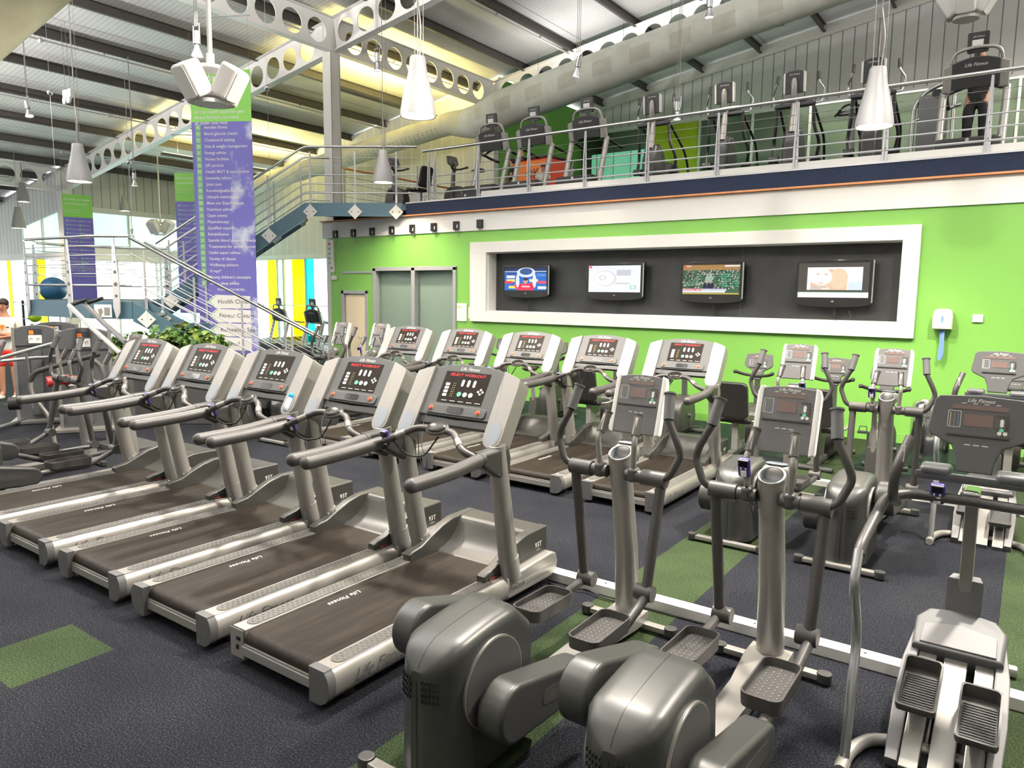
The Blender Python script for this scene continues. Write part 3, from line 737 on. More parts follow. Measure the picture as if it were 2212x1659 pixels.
# ================================================================== NEWER ELLIPTICAL (balcony): rider faces +y, drive unit at the front
def elliptical_b():
    t = thing('elliptical_trainer', '', 'elliptical trainer')
    m = M(YZ(-.12)); m.prism([(1.15, .05), (1.05, .35), (1.18, .72), (1.38, .85), (1.55, .80), (1.66, .55), (1.66, .05)], 0, .24, .06, 4); m.build('drive_housing', 'dark_plastic', t)
    m = M(); m.box((0, .7, .05), (.12, 1.3, .07), .015); m.box((0, .08, .03), (.55, .08, .05), .02); m.box((0, 1.62, .03), (.5, .08, .05), .02); m.build('base_frame', 'dark_shroud', t)
    m = M(); m.tube([(0, 1.55, .75), (0, 1.46, 1.25)], [.055, .045], 20); m.build('post', 'silver', t)
    m = M(); m.cyl((-.30, 1.44, 1.18), (.30, 1.44, 1.18), .038, 16); m.build('handle_hub', 'dark_shroud', t)
    m = M(); m.tube(rnd([(-.24, 1.44, 1.24), (-.20, 1.30, 1.30), (0, 1.22, 1.30), (.20, 1.30, 1.30), (.24, 1.44, 1.24)], .1), .026, 12); m.build('accessory_tray', 'steel', t)
    for s in (-1, 1):
        sh = .12*s
        m = M(); m.tube(rnd([(.30*s, 1.44, 1.18), (.36*s, 1.30, 1.22), (.40*s, 1.28, 1.40), (.33*s, 1.36+sh*.2, 1.50), (.31*s, 1.36+sh*.3, 1.56)], .06), .017, 10); m.m = 1
        m.tube([(.31*s, 1.36+sh*.3, 1.55), (.30*s, 1.34+sh*.3, 1.68)], .024, 12); m.build('moving_handle', ['steel', 'dark_plastic'], t)
        m = M(); m.tube(rnd([(.28*s, 1.44, 1.16), (.29*s, 1.40, .85), (.36*s, 1.25, .62), (.30*s, 1.30+sh, .40)], .12), .026, 12); m.cyl((.22*s, 1.30+sh, .38), (.37*s, 1.30+sh, .38), .055, 16); m.build('swing_arm', 'dark_shroud', t)
        m = M(); m.tube([(.28*s, 1.28+sh, .36), (.24*s, .3, .16+.08*s)], .03, 10); m.box((.24*s, .62, .26+.06*s), (.15, .36, .04), .015); m.build('pedal', 'dark_plastic', t)
        m = M(); m.tube(rnd([(.22*s, .35, .06), (.24*s, .40, .55), (.30*s, .75, .80), (.26*s, 1.30, 1.16)], .15), .021, 10); m.build('step_through_rail', 'dark_plastic', t)
    K = frame((0, 1.47, 1.27), (1, 0, 0), (0, .12, .99)); m = M(K)
    m.prism([(-.15, .08), (.15, .08)] + [(x, .42-.03*(x/.15)**2) for x in [.15-.3*i/8 for i in range(9)]], -.05, 0, .012, 3); con = m.build('console', 'dark_shroud', t)
    for s in (-1, 1):
        m = M(K); m.prism([(.135*s, .08), (.165*s, .09), (.165*s, .38), (.135*s, .40)][::s], -.06, .005, .008); m.build('trim_strip', 'white_paint', con)
    m = M(); m.T = K; m.tube([(0, -.03, -.03), (0, .05, -.05), (0, .25, -.06), (0, .30, -.055)], [.05, .052, .048, .03], 18); m.build('console_neck', 'silver_light', t)
    m = M(frame(K @ V((0, .36, -.052)), (-1, 0, 0), (0, .12, .99))); m.text(LOGO, .034, 0, 0, 0, .3); m.build('lettering', 'logo', con)
    return t
# ================================================================== BUILDING
def bx(name, lo, hi, mt, bev=0, parent=None):
    m = M(); m.box([(a+b)/2 for a, b in zip(lo, hi)], [abs(b-a) for a, b in zip(lo, hi)], bev)
    o = m.build(name, mt, parent, 30)
    if not parent: struct(o)
    return o
XF = -26.5
def roofz(x): return 9.947+.153*x
WY = 11.15
bx('floor', (XF, -7, -.1), (7, 22.2, 0), 'carpet'); bx('floor', (-46, -7, -.1), (XF, 11.45, 0), 'carpet')
m = M(); m.quad((-46, -7, roofz(-46)+.2), (-46, 22.6, roofz(-46)+.2), (8, 22.6, roofz(8)+.2), (8, -7, roofz(8)+.2)); m.v += [(x, y, z+.15) for x, y, z in m.v[:4]]; m.f += [(7, 6, 5, 4), (0, 4, 5, 1), (1, 5, 6, 2), (2, 6, 7, 3), (3, 7, 4, 0)]; m.fm += [0]*5
struct(m.build('ceiling', 'roof_sheet', None, 0))
# green room wall with the television recess, door and window openings
RX0, RX1, RZ0, RZ1 = -8.54, -1.5, 1.65, 2.76
DX0, DX1, DZ = -12.64, -11.85, 2.0
WX0, WX1, WZ0, WZ1 = -11.62, -9.35, .25, 2.5
m = M()
def wb(x0, x1, z0, z1): m.box(((x0+x1)/2, WY+.1, (z0+z1)/2), (x1-x0, .2, z1-z0))
wb(-13.02, DX0, 0, 3.18); wb(DX0, DX1, DZ, 3.18); wb(DX1, WX0, 0, 3.18); wb(WX0, WX1, 0, WZ0); wb(WX0, WX1, WZ1, 3.18); wb(WX1, RX0, 0, 3.18)
wb(RX0, RX1, 0, RZ0); wb(RX0, RX1, RZ1, 3.18); wb(RX1, 4.5, 0, 3.18)
m.box((-12.92, 14.3, 1.59), (.2, 6.1, 3.18))
struct(m.build('wall_front', 'green_paint', None, 30))
bx('baseboard_front', (-11.8, WY-.012, 0), (4.5, WY, .13), 'green_paint')
m = M(); m.box(((RX0+RX1)/2, WY+.27, (RZ0+RZ1)/2), (RX1-RX0, .04, RZ1-RZ0)); struct(m.build('wall_recess', 'black_recess' if 'black_recess' in MATS else 'recess', None, 0)) if 0 else None
n_, N, L, b = _new('recess'); tc, x, y, z = xyz(N, L)
nn = noise_(N, L, tc, 1.5, 5, .6); c = ramp(N, L, nn, [(.35, (.016, .017, .018)), (.68, (.035, .038, .040))])
kk = math_(N, L, 'LESS_THAN', math_(N, L, 'ABSOLUTE', math_(N, L, 'ADD', x, 3.75)), .006)
L.new(mixc(N, L, kk, c, (.07, .07, .07)), b.inputs['Base Color']); b.inputs['Roughness'].default_value = .42
m = M(); m.box(((RX0+RX1)/2, WY+.27, (RZ0+RZ1)/2), (RX1-RX0, .04, RZ1-RZ0)); struct(m.build('wall_recess', 'recess', None, 0))
# white frame
fx0, fx1, fz0, fz1 = -8.93, -1.29, 1.45, 2.96
m = M(); y0, y1 = WY-.07, WY+.0
m.box(((fx0+fx1)/2, (y0+y1)/2, (fz0+RZ0)/2), (fx1-fx0, y1-y0, RZ0-fz0), .006); m.box(((fx0+fx1)/2, (y0+y1)/2, (fz1+RZ1)/2), (fx1-fx0, y1-y0, fz1-RZ1), .006)
m.box(((fx0+RX0)/2, (y0+y1)/2, (RZ0+RZ1)/2), (RX0-fx0, y1-y0, RZ1-RZ0)); m.box(((fx1+RX1)/2, (y0+y1)/2, (RZ0+RZ1)/2), (fx1-RX1, y1-y0, RZ1-RZ0))
m.box((RX0+.006, WY+.13, (RZ0+RZ1)/2), (.012, .26, RZ1-RZ0)); m.box((RX1-.006, WY+.13, (RZ0+RZ1)/2), (.012, .26, RZ1-RZ0))
m.box(((RX0+RX1)/2, WY+.13, RZ0+.006), (RX1-RX0, .26, .012)); m.box(((RX0+RX1)/2, WY+.13, RZ1-.006), (RX1-RX0, .26, .012))
struct(m.build('trim_1', 'white_paint', None, 30))
bx('trim_2', (-13.25, WY-.03, 3.18), (4.5, WY+.2, 3.53), 'white_band')
bx('trim_3', (-13.25, WY-.10, 3.535), (4.5, WY+.2, 3.56), 'orange_trim')
bx('trim_4', (-10.6, WY-.08, 3.56), (4.5, WY+.2, 3.785), 'navy_fascia')
bx('trim_5', (-8.75, WY+.04, 3.81), (4.5, WY+.2, 3.92), 'white_paint')
bx('trim_6', (-10.6, WY-.09, 3.785), (4.5, WY+.2, 3.81), 'rail_steel')
m = M(); m.box((-4.3, 16.55, 3.68), (17.8, 10.5, .22)); struct(m.build('floor', 'carpet', None, 0))
# door
d = bx('door_1', (DX0, WY+.03, 0), (DX1, WY+.09, DZ), 'alu')
o = bx('door_leaf', (DX0+.1, WY+.0, .02), (DX1-.06, WY+.04, DZ-.08), 'door_cream', .003, d)
o = bx('door_frame', (DX0-.02, WY-.03, 0), (DX0+.06, WY+.03, DZ+.02), 'alu', .004, d); bx('door_frame', (DX1-.04, WY-.03, 0), (DX1+.02, WY+.03, DZ+.02), 'alu', .004, d); bx('door_frame', (DX0-.02, WY-.03, DZ-.05), (DX1+.02, WY+.03, DZ+.02), 'alu', .004, d)
m = M(); m.tube(rnd([(DX1-.14, WY-.0, 1.0), (DX1-.14, WY-.05, 1.0), (DX1-.26, WY-.05, 1.0)], .02), .01, 8); m.build('door_handle', 'chrome', d)
bx('trim_7', (-12.62, WY-.02, 2.40), (WX0+.01, WY, 2.44), 'alu')
# window with venetian blinds
w = bx('window_1', (WX0, WY+.14, WZ0), (WX1, WY+.16, WZ1), 'blinds')
for a, bb in ((WX0-.03, WX0+.06), (-10.52, -10.42), (WX1-.05, WX1+.03)): bx('window_frame', (a, WY-.03, WZ0), (bb, WY+.1, WZ1), 'alu', .004, w)
for a, bb in ((WZ0-.02, WZ0+.05), (WZ1-.06, WZ1+.02)): bx('window_frame', (WX0-.03, WY-.03, a), (WX1+.03, WY+.1, bb), 'alu', .004, w)
bx('window_pane', (WX0+.06, WY+.055, WZ0+.05), (-10.52, WY+.065, WZ1-.06), 'glass', 0, w); bx('window_pane', (-10.42, WY+.055, WZ0+.05), (WX1-.05, WY+.065, WZ1-.06), 'glass', 0, w)

# gable wall behind the balcony, return wall and rear wall
def sheet_x(name, x0, x1, y, z0, mt, z1=None, th=.1):
    m = M(XZ(y)); m.prism([(x0, z0), (x1, z0), (x1, (z1 or roofz(x1))+(.15 if not z1 else 0)), (x0, (z1 or roofz(x0))+(.15 if not z1 else 0))], 0, -th)
    return struct(m.build(name, mt, None, 0))
XL = -26.45; YG = 17.35
sheet_x('wall_gable', XL, -12.95, YG, 3.3, 'clad_white')
bx('trim_8', (XL, YG-.05, 3.16), (-12.95, YG+.1, 3.32), 'cream_white')
bx('wall_return', (-13.0, YG, 3.8), (-12.9, 22, roofz(-13)+.1), 'lime_wall' if 0 else 'green_paint')
sheet_x('wall_rear', -12.95, 7, 21.9, 7.35, 'clad_x')
m = M(XZ(21.86)); m.prism([(-12.9, roofz(-12.9)-.12), (7, roofz(7)-.12), (7, roofz(7)+.18), (-12.9, roofz(-12.9)+.18)], 0, .05); struct(m.build('trim_9', 'cream_white', None, 0))
# glazed partition behind the balcony
g = bx('window_2', (-12.9, 21.88, 7.25), (7, 21.98, 7.36), 'beam_white')
k = -11.9; i = 0
while k < 6.5:
    bx('mullion', (k-.03, 21.86, 3.8), (k+.03, 21.95, 7.3), 'cream_white', 0, g)
    bx('window_pane', (k+.03, 21.9, 3.9), (k+1.57, 21.92, 7.27), ('lime' if i in (1,) else 'glass_part'), 0, g); k += 1.6; i += 1
bx('window_rail', (-12.9, 21.86, 4.9), (7, 21.94, 4.95), 'cream_white', 0, g)
m = M(); m.quad((-13, 24.5, 3.8), (7, 24.5, 3.8), (7, 24.5, 7.5), (-13, 24.5, 7.5)); struct(m.build('wall_studio', 'studio', None, 0)) if 0 else None
mat('studio', (.16, .19, .13), .8, noise=.3, nscale=.8)
bx('wall_studio', (-13, 24.5, 3.8), (7, 24.6, 7.5), 'studio'); bx('floor', (-13, 22, 3.7), (7, 24.5, 3.79), 'studio')
bx('wall_studio', (-13.1, 22, 3.8), (-13, 24.6, 7.5), 'studio')
bx('ceiling', (-13, 22, 7.4), (7, 24.6, 7.5), 'studio')

# left outer walls and glazing
m = M(YZ(XL-.1)); m.prism([(11.4, 4.73), (YG, 4.73), (YG, roofz(XL)+.1), (11.4, roofz(XL)+.1)], 0, .1); struct(m.build('wall_left', 'clad_y', None, 0))
bx('trim_10', (XL-.1, 11.4, 4.60), (XL+.04, YG, 4.76), 'cream_white')
bx('trim_11', (XL-.1, 11.4, 3.0), (XL+.06, YG, 3.38), 'cream_white')
def glazed(name, axis, fixed, a0, a1, z0, z1, n, panes, mt='alu'):
    w = None; st = (a1-a0)/n
    def b2(nm, p, q, r, s, mm, d0=-.03, d1=.03, par=None):
        lo, hi = ((fixed+d0, p, r), (fixed+d1, q, s)) if axis == 'x' else ((p, fixed+d0, r), (q, fixed+d1, s))
        return bx(nm, lo, hi, mm, 0, par)
    w = b2(name, a0, a1, z0-.03, z0+.04, mt)
    b2('window_frame', a0, a1, z1-.04, z1+.02, mt, par=w)
    for i in range(n+1): b2('mullion', a0+st*i-.035, a0+st*i+.035, z0, z1, mt, par=w)
    for i in range(n):
        e = panes[i % len(panes)]
        if isinstance(e, str): b2('window_pane', a0+st*i, a0+st*(i+1), z0, z1, e, -.005, .005, w)
        else:
            p = a0+st*i
            for fr, mm in e: b2('window_pane', p, p+st*fr, z0, z1, mm, -.005, .005, w); p += st*fr
    return w
glazed('window_3', 'x', XL, 11.6, YG-.1, 3.38, 4.62, 3, ['glass_frost'], 'cream_white')
glazed('window_4', 'x', XL, 11.6, YG-.1, .1, 3.0, 4, ['glass', 'glass', 'glass_teal'], 'cream_white')
w5 = glazed('window_5', 'y', YG, XL, -13.1, .1, 3.18, 1, [[(.0001, 'glass')]])
wx = [XL, -22.9, -22.3] + [AY(p_, 620, YG).x for p_ in (579, 601, 632, 661, 679, 715)] + [-13.1]
for i_, mm_ in enumerate(('glass', 'glass_yellow', 'glass', 'glass_yellow', 'glass', 'glass_yellow', 'glass_cyan', 'glass', 'glass')): bx('window_pane', (wx[i_], YG-.005, .1), (wx[i_+1], YG+.005, 3.18), mm_, 0, w5)
for i_ in (1, 4, 6): bx('mullion', (wx[i_]-.04, YG-.03, .1), (wx[i_]+.04, YG+.03, 3.18), 'alu', 0, w5)
glazed('window_6', 'y', 11.42, -44, -26.7, .1, 3.1, 8, ['glass', [(.3, 'glass_yellow'), (.7, 'glass')], [(.8, 'glass'), (.2, 'glass_yellow')]], 'cream_white')
for zz in (1.45,): bx('trim_12', (XL-.02, 11.5, zz), (XL+.02, YG, zz+.04), 'cream_white'); bx('trim_13', (-44, 11.4, zz), (-26.7, 11.44, zz+.04), 'cream_white'); bx('trim_14', (XL, YG-.02, zz), (-13.1, YG+.02, zz+.03), 'alu')
m = M(XZ(11.4)); sl = lambda x: 4.6+.137*(x+26.7)
m.prism([(-44, 3.12), (-29.9, 3.12), (-29.9, sl(-29.9)), (-26.7, sl(-26.7)), (-26.4, sl(-26.4)), (-26.4, roofz(-26.4)+.1), (-44, roofz(-44)+.1)], 0, -.1); struct(m.build('wall_side', 'clad_x', None, 0))
bx('trim_15', (-44, 11.36, 3.0), (-26.6, 11.5, 3.22), 'cream_white')
m = M(XZ(11.45)); m.prism([(-29.9, 3.2), (-26.7, 3.2), (-26.7, 4.6), (-29.9, sl(-29.9))], 0, -.02); w7 = struct(m.build('window_7', 'glass_frost', None, 0))
bx('mullion', (-28.25, 11.38, 3.2), (-28.19, 11.46, 4.4), 'cream_white', 0, w7)

bx('wall_back', (-46, -7.1, 0), (7, -7, 11), 'cream_white'); bx('wall_right', (7, -7, 0), (7.1, 24.6, 11.2), 'cream_white')
# steel frame: cellular beams, columns, purlins
def cellbeam(name, p0, p1, depth, pitch, off, r=.25, web=.018, fl=.19, other=V((0, 0, 1)), idx=0):
    p0 = V(p0); p1 = V(p1); d = p1-p0; Ln = d.length; u = d.normalized()
    T = frame(p0, u, (0, 0, 1)); m = M(T); n = int((Ln-off)/pitch); nc = 24
    m.box((Ln/2, depth-.008, 0), (Ln, .016, fl)); m.box((Ln/2, .008, 0), (Ln, .016, fl))
    s = off
    if off > .01:
        for zz in (-web/2, web/2): m.quad((0, 0, zz), (off, 0, zz), (off, depth, zz), (0, depth, zz))
    for i in range(n):
        cx, cy = s+pitch/2, depth/2
        ci = [(cx+r*math.cos(2*PI*j/nc+PI/4), cy+r*math.sin(2*PI*j/nc+PI/4)) for j in range(nc)]
        sq = []
        for j in range(nc):
            a = 2*PI*j/nc+PI/4; ca, sa = math.cos(a), math.sin(a); k = 1/max(abs(ca), abs(sa))
            sq.append((cx+ca*k*pitch/2, cy+sa*k*depth/2))
        for zz in (-web/2, web/2):
            vs = [(a, b, zz) for a, b in ci]+[(a, b, zz) for a, b in sq]
            m.add(vs, [(j, (j+1) % nc, nc+(j+1) % nc, nc+j) for j in range(nc)])
        vs = [(a, b, -web/2) for a, b in ci]+[(a, b, web/2) for a, b in ci]
        m.add(vs, [(j, (j+1) % nc, nc+(j+1) % nc, nc+j) for j in range(nc)]); s += pitch
    for zz in (-web/2, web/2): m.quad((s, 0, zz), (Ln, 0, zz), (Ln, depth, zz), (s, depth, zz))
    return struct(m.build(name, 'beam_white', None, 0))
DP = .72
def raf(y, x0, x1, nm, off): return cellbeam(nm, (x0, y, roofz(x0)-DP), (x1, y, roofz(x1)-DP), DP, .635, off)
raf(11.4, -26.4, -13.15, 'trim_16', .25); raf(11.4, -12.95, 7, 'trim_17', .02)
raf(17.26, -12.9, 7, 'trim_18', .1)
ZB = roofz(-13.05)-DP
cellbeam('trim_19', (-13.05, 11.3, ZB), (-13.05, -6, ZB), DP, .65, .05); cellbeam('trim_20', (-13.05, 11.5, ZB), (-13.05, 17.2, ZB), DP, .65, .15); cellbeam('trim_21', (-13.05, 17.4, ZB-.3), (-13.05, 21.8, ZB-.3), DP, .65, .05)
ZL = roofz(-26.4)-DP-.02
cellbeam('trim_22', (-26.4, 11.35, ZL), (-26.4, -6, ZL), DP, .63, .02)
def column(name, x, y, z1, w=.24):
    m = M(); m.box((x, y-w/2, z1/2), (w, .02, z1)); m.box((x, y+w/2, z1/2), (w, .02, z1)); m.box((x+w/2-.01, y, z1/2), (.02, w, z1)); m.box((x-w/2+.01, y, z1/2), (.02, w, z1)); return struct(m.build(name, 'cream_white', None, 0))
column('trim_23', -13.18, 11.42, roofz(-13)-.02, .26); column('trim_24', -26.35, 11.4, roofz(-26.4)-.1, .34); column('trim_25', -13.05, 17.26, roofz(-13)-.1, .26); column('trim_26', -13.05, YG, 4.5, .2)
px_pts = [(152, 0), (0, 45.6), (0, 121), (0, 190), (0, 247), (0, 296), (0, 335), (1042, 0), (1297, 0), (900, 43)]
def roofhit(u, v, dz):
    d = ray(u, v); t = (9.947+dz-HC)/(d.z-.153*d.x); return t*d.x
xs = sorted(roofhit(u, v, .08) for u, v in px_pts)
sp = 1.70
xs += [xs[-1]+sp*i for i in range(1, 9)] + [xs[-4]-1.75 if 0 else -13.75] + [xs[0]-1.75*i for i in (1, 2, 3)]
for i, x in enumerate(sorted(xs)):
    m = M(); z = roofz(x)+.09
    m.box((x, 7.8, z), (.012, 29.5, .20)); m.box((x+.03, 7.8, z+.095), (.07, 29.5, .012)); m.box((x+.03, 7.8, z-.095), (.07, 29.5, .012)); m.box((x+.06, 7.8, z-.08), (.008, 29.5, .03))
    struct(m.build('trim_%d' % (30+i), 'purlin', None, 0))
    if i % 2 == 0 and x < -8:
        o = M(); o.cyl((x-.06, -6, z-.15), (x-.06, 17.2, z-.15), .022, 8)
        for k in range(12): o.box((x-.04, -4+1.8*k, z-.12), (.05, .03, .07))
        for k in range(3): o.sph((x-.06, 3.1+3.6*k+.3*(i % 3), z-.16), .055, 10)
        tag(o.build('conduit_pipe', 'conduit', None), 'pale conduit pipe clipped under the roof purlin, %s' % ('first', 'second', 'third', 'fourth', 'fifth', 'sixth', 'seventh', 'eighth')[i//2] + ' from the far left', 'pipe', 'conduit pipes under the roof')
# diagonal braces
for (a, b2) in (((1175, 1035), (1325, 1225)),):
    pass

# ================================================================== STAIRCASE
f_ = V((.63, .777, 0)); w_ = V((.777, -.63, 0))
A0 = V((-12.75, 6.50, 1.78)); A1 = V((-10.85, 8.85, .02)); B0 = V((-14.2, 7.75, 1.78)); B1 = V((-12.38, 9.96, 3.8)); UR = V((-10.68, 11.06, 3.8))
SW = 1.2
st = thing('staircase', 'blue steel staircase of two open-tread flights up to the balcony', 'staircase', (0, 0, 0))
def plate(m, a, b, h, th=.05):
    """vertical plate hanging h below the line a-b"""
    a = V(a); b = V(b); d = (b-a); d.z = 0; n = V((d.y, -d.x, 0)).normalized()*th/2; z = V((0, 0, -h))
    vs = [a-n, b-n, b+n, a+n, a-n+z, b-n+z, b+n+z, a+n+z]
    m.add(vs, [(0, 3, 2, 1), (4, 5, 6, 7), (0, 1, 5, 4), (1, 2, 6, 5), (2, 3, 7, 6), (3, 0, 4, 7)])
land_front = [V((-12.75, 6.50, 1.78)), V((-13.4, 6.12, 1.78)), V((-15.6, 5.97, 1.78)), V((-16.4, 6.5, 1.78)), V((-16.75, 7.3, 1.78)), V((-16.5, 8.3, 1.78)), V((-15.9, 9.0, 1.78))]
m = M()
for a, b in zip(land_front[:-1], land_front[1:]): plate(m, a, b, .30)
plate(m, A0-w_*.0, A0-w_*SW, .3); m.build('landing_edge', 'blue_steel', st)
m = M(); pl = [(p.x, p.y) for p in land_front] + [((B0-w_*.05).x, (B0-w_*.05).y), ((A0-w_*SW).x, (A0-w_*SW).y)]
m.prism(pl, 1.70, 1.76); m.build('landing_deck', 'shroud', st)
for nm, P, Q in (('stringer', A0, A1), ('stringer', A0-w_*SW, A1-w_*SW), ('stringer', B0, B1), ('stringer', B0-w_*SW, B1-w_*SW)):
    m = M(); plate(m, P, Q, .34); m.build(nm, 'blue_steel', st)
m = M(); plate(m, B1, UR, .27); m.build('landing_edge', 'blue_steel', st)
m = M(); m.prism([(B1.x, B1.y), (UR.x, UR.y), (-10.6, 11.16), (-13.0, 11.25), ((B1-w_*SW).x, (B1-w_*SW).y)], 3.66, 3.78); m.build('landing_deck', 'blue_steel', st)
def treads(P, Q, n):
    for i in range(n):
        t = (i+.6)/n; c = P.lerp(Q, t); c.z -= .12
        T = frame(c-w_*SW/2, w_, f_); m = M(T); m.box((0, 0, 0), (SW-.06, .27, .045), .006); m.m = 1; m.box((0, -.13, .0), (SW-.06, .02, .05), .004); m.build('tread', ['shroud', 'grey_panel'], st)
treads(A0, A1, 9); treads(B0, B1, 10)
m = M(); m.cyl((-12.35, 7.45, 0), (-12.35, 7.45, 1.4), .22, 24); m.build('support_column', 'blue_steel', st)
def railing(name, label, path, z_off, posts, lows, mt='chrome', r=.025, plates=True, par=True):
    """path: deck-level points; handrail and lower bars run parallel"""
    t = thing(name, label, None, (0, 0, 0), 0, None); t.parent = st
    P = [V(p) for p in path]; m = M(); m.tube(rnd([p+V((0, 0, z_off)) for p in P], .12), r, 14); m.build('handrail', mt, t)
    for z, rr in lows:
        m = M(); m.tube(rnd([p+V((0, 0, z)) for p in P], .12), rr, 8); m.build('rail_bar', 'rail_steel', t)
    segs = []; tot = 0
    for a, b in zip(P[:-1], P[1:]): segs.append((a, b, tot)); tot += (b-a).length
    for s in posts:
        for a, b, t0 in segs:
            if t0 <= s <= t0+(b-a).length+1e-6:
                c = a.lerp(b, (s-t0)/(b-a).length); u = (b-a).copy(); u.z = 0; u.normalize(); break
        m = M(frame(c+V((0, 0, -.12 if plates else 0)), u, (0, 0, 1)))
        m.prism([(-.022, 0), (.022, 0), (.016, z_off+.02), (-.016, z_off+.02)], -.006, .006)
        if plates:
            m.m = 1; m.prism([(0, -.21), (.15, -.06), (0, .09), (-.15, -.06)], .004+.03, .014+.03)
            m.prism([(-.01, -.2), (.01, -.2), (.01, .1), (-.01, .1)], .01, .05)
            m.m = 2
            for q in (-.07, .07): m.cyl((q, -.06, .044), (q, -.06, .052), .012, 8)
        m.build('post', ['rail_steel', 'white_paint', 'black'], t)
    return t
LW = [(.20, .0125), (.36, .010), (.52, .010), (.68, .005), (.84, .005)]
la = (A1-A0).length
railing('stair_railing', 'polished steel railing on the near side of the lower stair flight', [A0+V((0, 0, 0)), A1+V((.06, .08, 0))], 1.10, [.25, 1.15, 2.05, 2.9], LW)
railing('stair_railing', 'polished steel railing on the far side of the lower stair flight', [A0-w_*SW, A1-w_*SW+V((.15, .2, -.1))], 1.10, [.3, 1.2, 2.1, 3.0], LW)
railing('stair_railing', 'steel railing on the near side of the upper stair flight and its top landing', [B0, B1, UR+V((.25, .16, 0))], 1.12, [.3, 1.5, 2.62, 3.62, 4.55, 5.4], [(.20, .014), (.38, .010), (.56, .010), (.74, .006), (.9, .006)])
railing('stair_railing', 'steel railing on the far side of the upper stair flight, next to the gable wall', [B0-w_*SW, B1-w_*SW, B1-w_*SW+V((.35, .4, 0))], 1.12, [.4, 1.6, 2.7, 3.4], [(.20, .012), (.38, .010), (.56, .010), (.74, .006)])
lt = railing('stair_railing', 'curved steel handrail with thin bars around the half landing', land_front, 1.12, [1.5, 7.1], [(.28, .018), (.48, .008), (.64, .008), (.8, .008), (.96, .007)], plates=False)
mat('fin_white', (.55, .56, .60), .45, .2)
def fin(c, u, lean=0.):
    u = V(u).normalized(); m = M(frame(V(c)+V((0, 0, -.32)), u, (0, 0, 1)))
    out = [(-.0, 0), (.07, .14), (.085, .45), (.07, .8), (.035, 1.2), (.012, 1.40), (-.012, 1.40), (-.03, 1.2), (-.045, .8), (-.05, .45), (-.06, .22)]
    m.prism(out, -.012, .012, .003); m.m = 1
    for zz, rr in ((.42, .026), (.62, .036), (.83, .030), (1.0, .02), (1.14, .012)): m.prism([(.015+rr*math.cos(2*PI*j/16), zz+rr*math.sin(2*PI*j/16)) for j in range(16)], -.0135, .0135)
    m.build('perforated_fin', ['fin_white', 'shroud'], lt)
for p, u in (((-16.3, 6.4, 1.78), (.6, -.8, 0)), ((-15.5, 5.93, 1.78), (1, 0, 0)), ((-15.9, 8.9, 1.78), (.7, .7, 0)), ((-14.0, 6.03, 1.78), (1, .1, 0)), ((-12.9, 6.3, 1.78), (.9, .4, 0))): fin(p, u)
m = M(frame((-13.15, 6.20, 1.62), (.866, .5, 0), (0, 0, 1))); m.prism(rrect(-.16, -.11, .16, .11, .004, 1), .02, .022); m.m = 1; m.prism([(-.05, -.11), (.0, -.02), (-.02, .05), (-.1, .02)], .022, .023); m.prism(rrect(.02, -.08, .13, .06, .01), .022, .023)
tag(m.build('notice_sheet', ['paper', 'silver'], None), 'white notice sheet fixed to the edge of the half landing', 'sign')

# balcony railing
br = thing('balcony_railing', 'long steel railing with perforated posts along the balcony edge', 'railing', (0, 0, 0))
Yb = WY+.02
m = M(); m.tube([(-10.22, Yb, 4.80), (4, Yb, 4.80)], .027, 14); m.build('handrail', 'chrome', br)
for z, r in ((3.97, .014), (4.13, .011), (4.29, .011), (4.45, .004), (4.58, .004)):
    m = M(); m.cyl((-9.98 if r > .01 else -8.8, Yb, z), (4, Yb, z), r, 8); m.build('rail_bar', 'rail_steel' if r > .01 else 'wire', br)
for x in [-10.06, -9.90]+[-8.81+1.165*i for i in range(11)]:
    m = M(frame((x, Yb+.02, 3.79), (0, -1, 0), (0, 0, 1))); w = .06
    m.prism([(-.01, 0), (.045, .0), (.075, .3), (.05, .7), (.03, .97), (.0, .97)], -.006, .006)
    m.T = frame((x, Yb+.0, 3.79), (1, 0, 0), (0, 0, 1)); m.prism([(-.03, 0), (.035, 0), (.045, .2), (.022, .97), (-.008, .97), (-.03, .3)], -.005, .005, .001); m.m = 1
    for zz, rr in ((.2, .016), (.4, .013), (.55, .009), (.68, .006)): m.prism([(.004+rr*math.cos(2*PI*j/12), zz+rr*math.sin(2*PI*j/12)) for j in range(12)], -.0062, .0062)
    m.build('post', ['rail_steel', 'shroud'], br)
sr = thing('balcony_railing', 'cable railing with a dark handrail across the far left end of the balcony', 'railing', (0, 0, 0))
m = M(); m.cyl((-13.05, 11.6, 4.78), (-13.05, 17.1, 4.78), .025, 12); m.build('handrail', 'orange_trim', sr)
for z in (4.0, 4.15, 4.3, 4.45, 4.6): m = M(); m.cyl((-13.05, 11.6, z), (-13.05, 17.1, z), .006, 6); m.build('rail_bar', 'wire', sr)
for y in (11.62, 14.3, 17.0): m = M(); m.box((-13.05, y, 4.28), (.05, .02, .96)); m.build('post', 'rail_steel', sr)
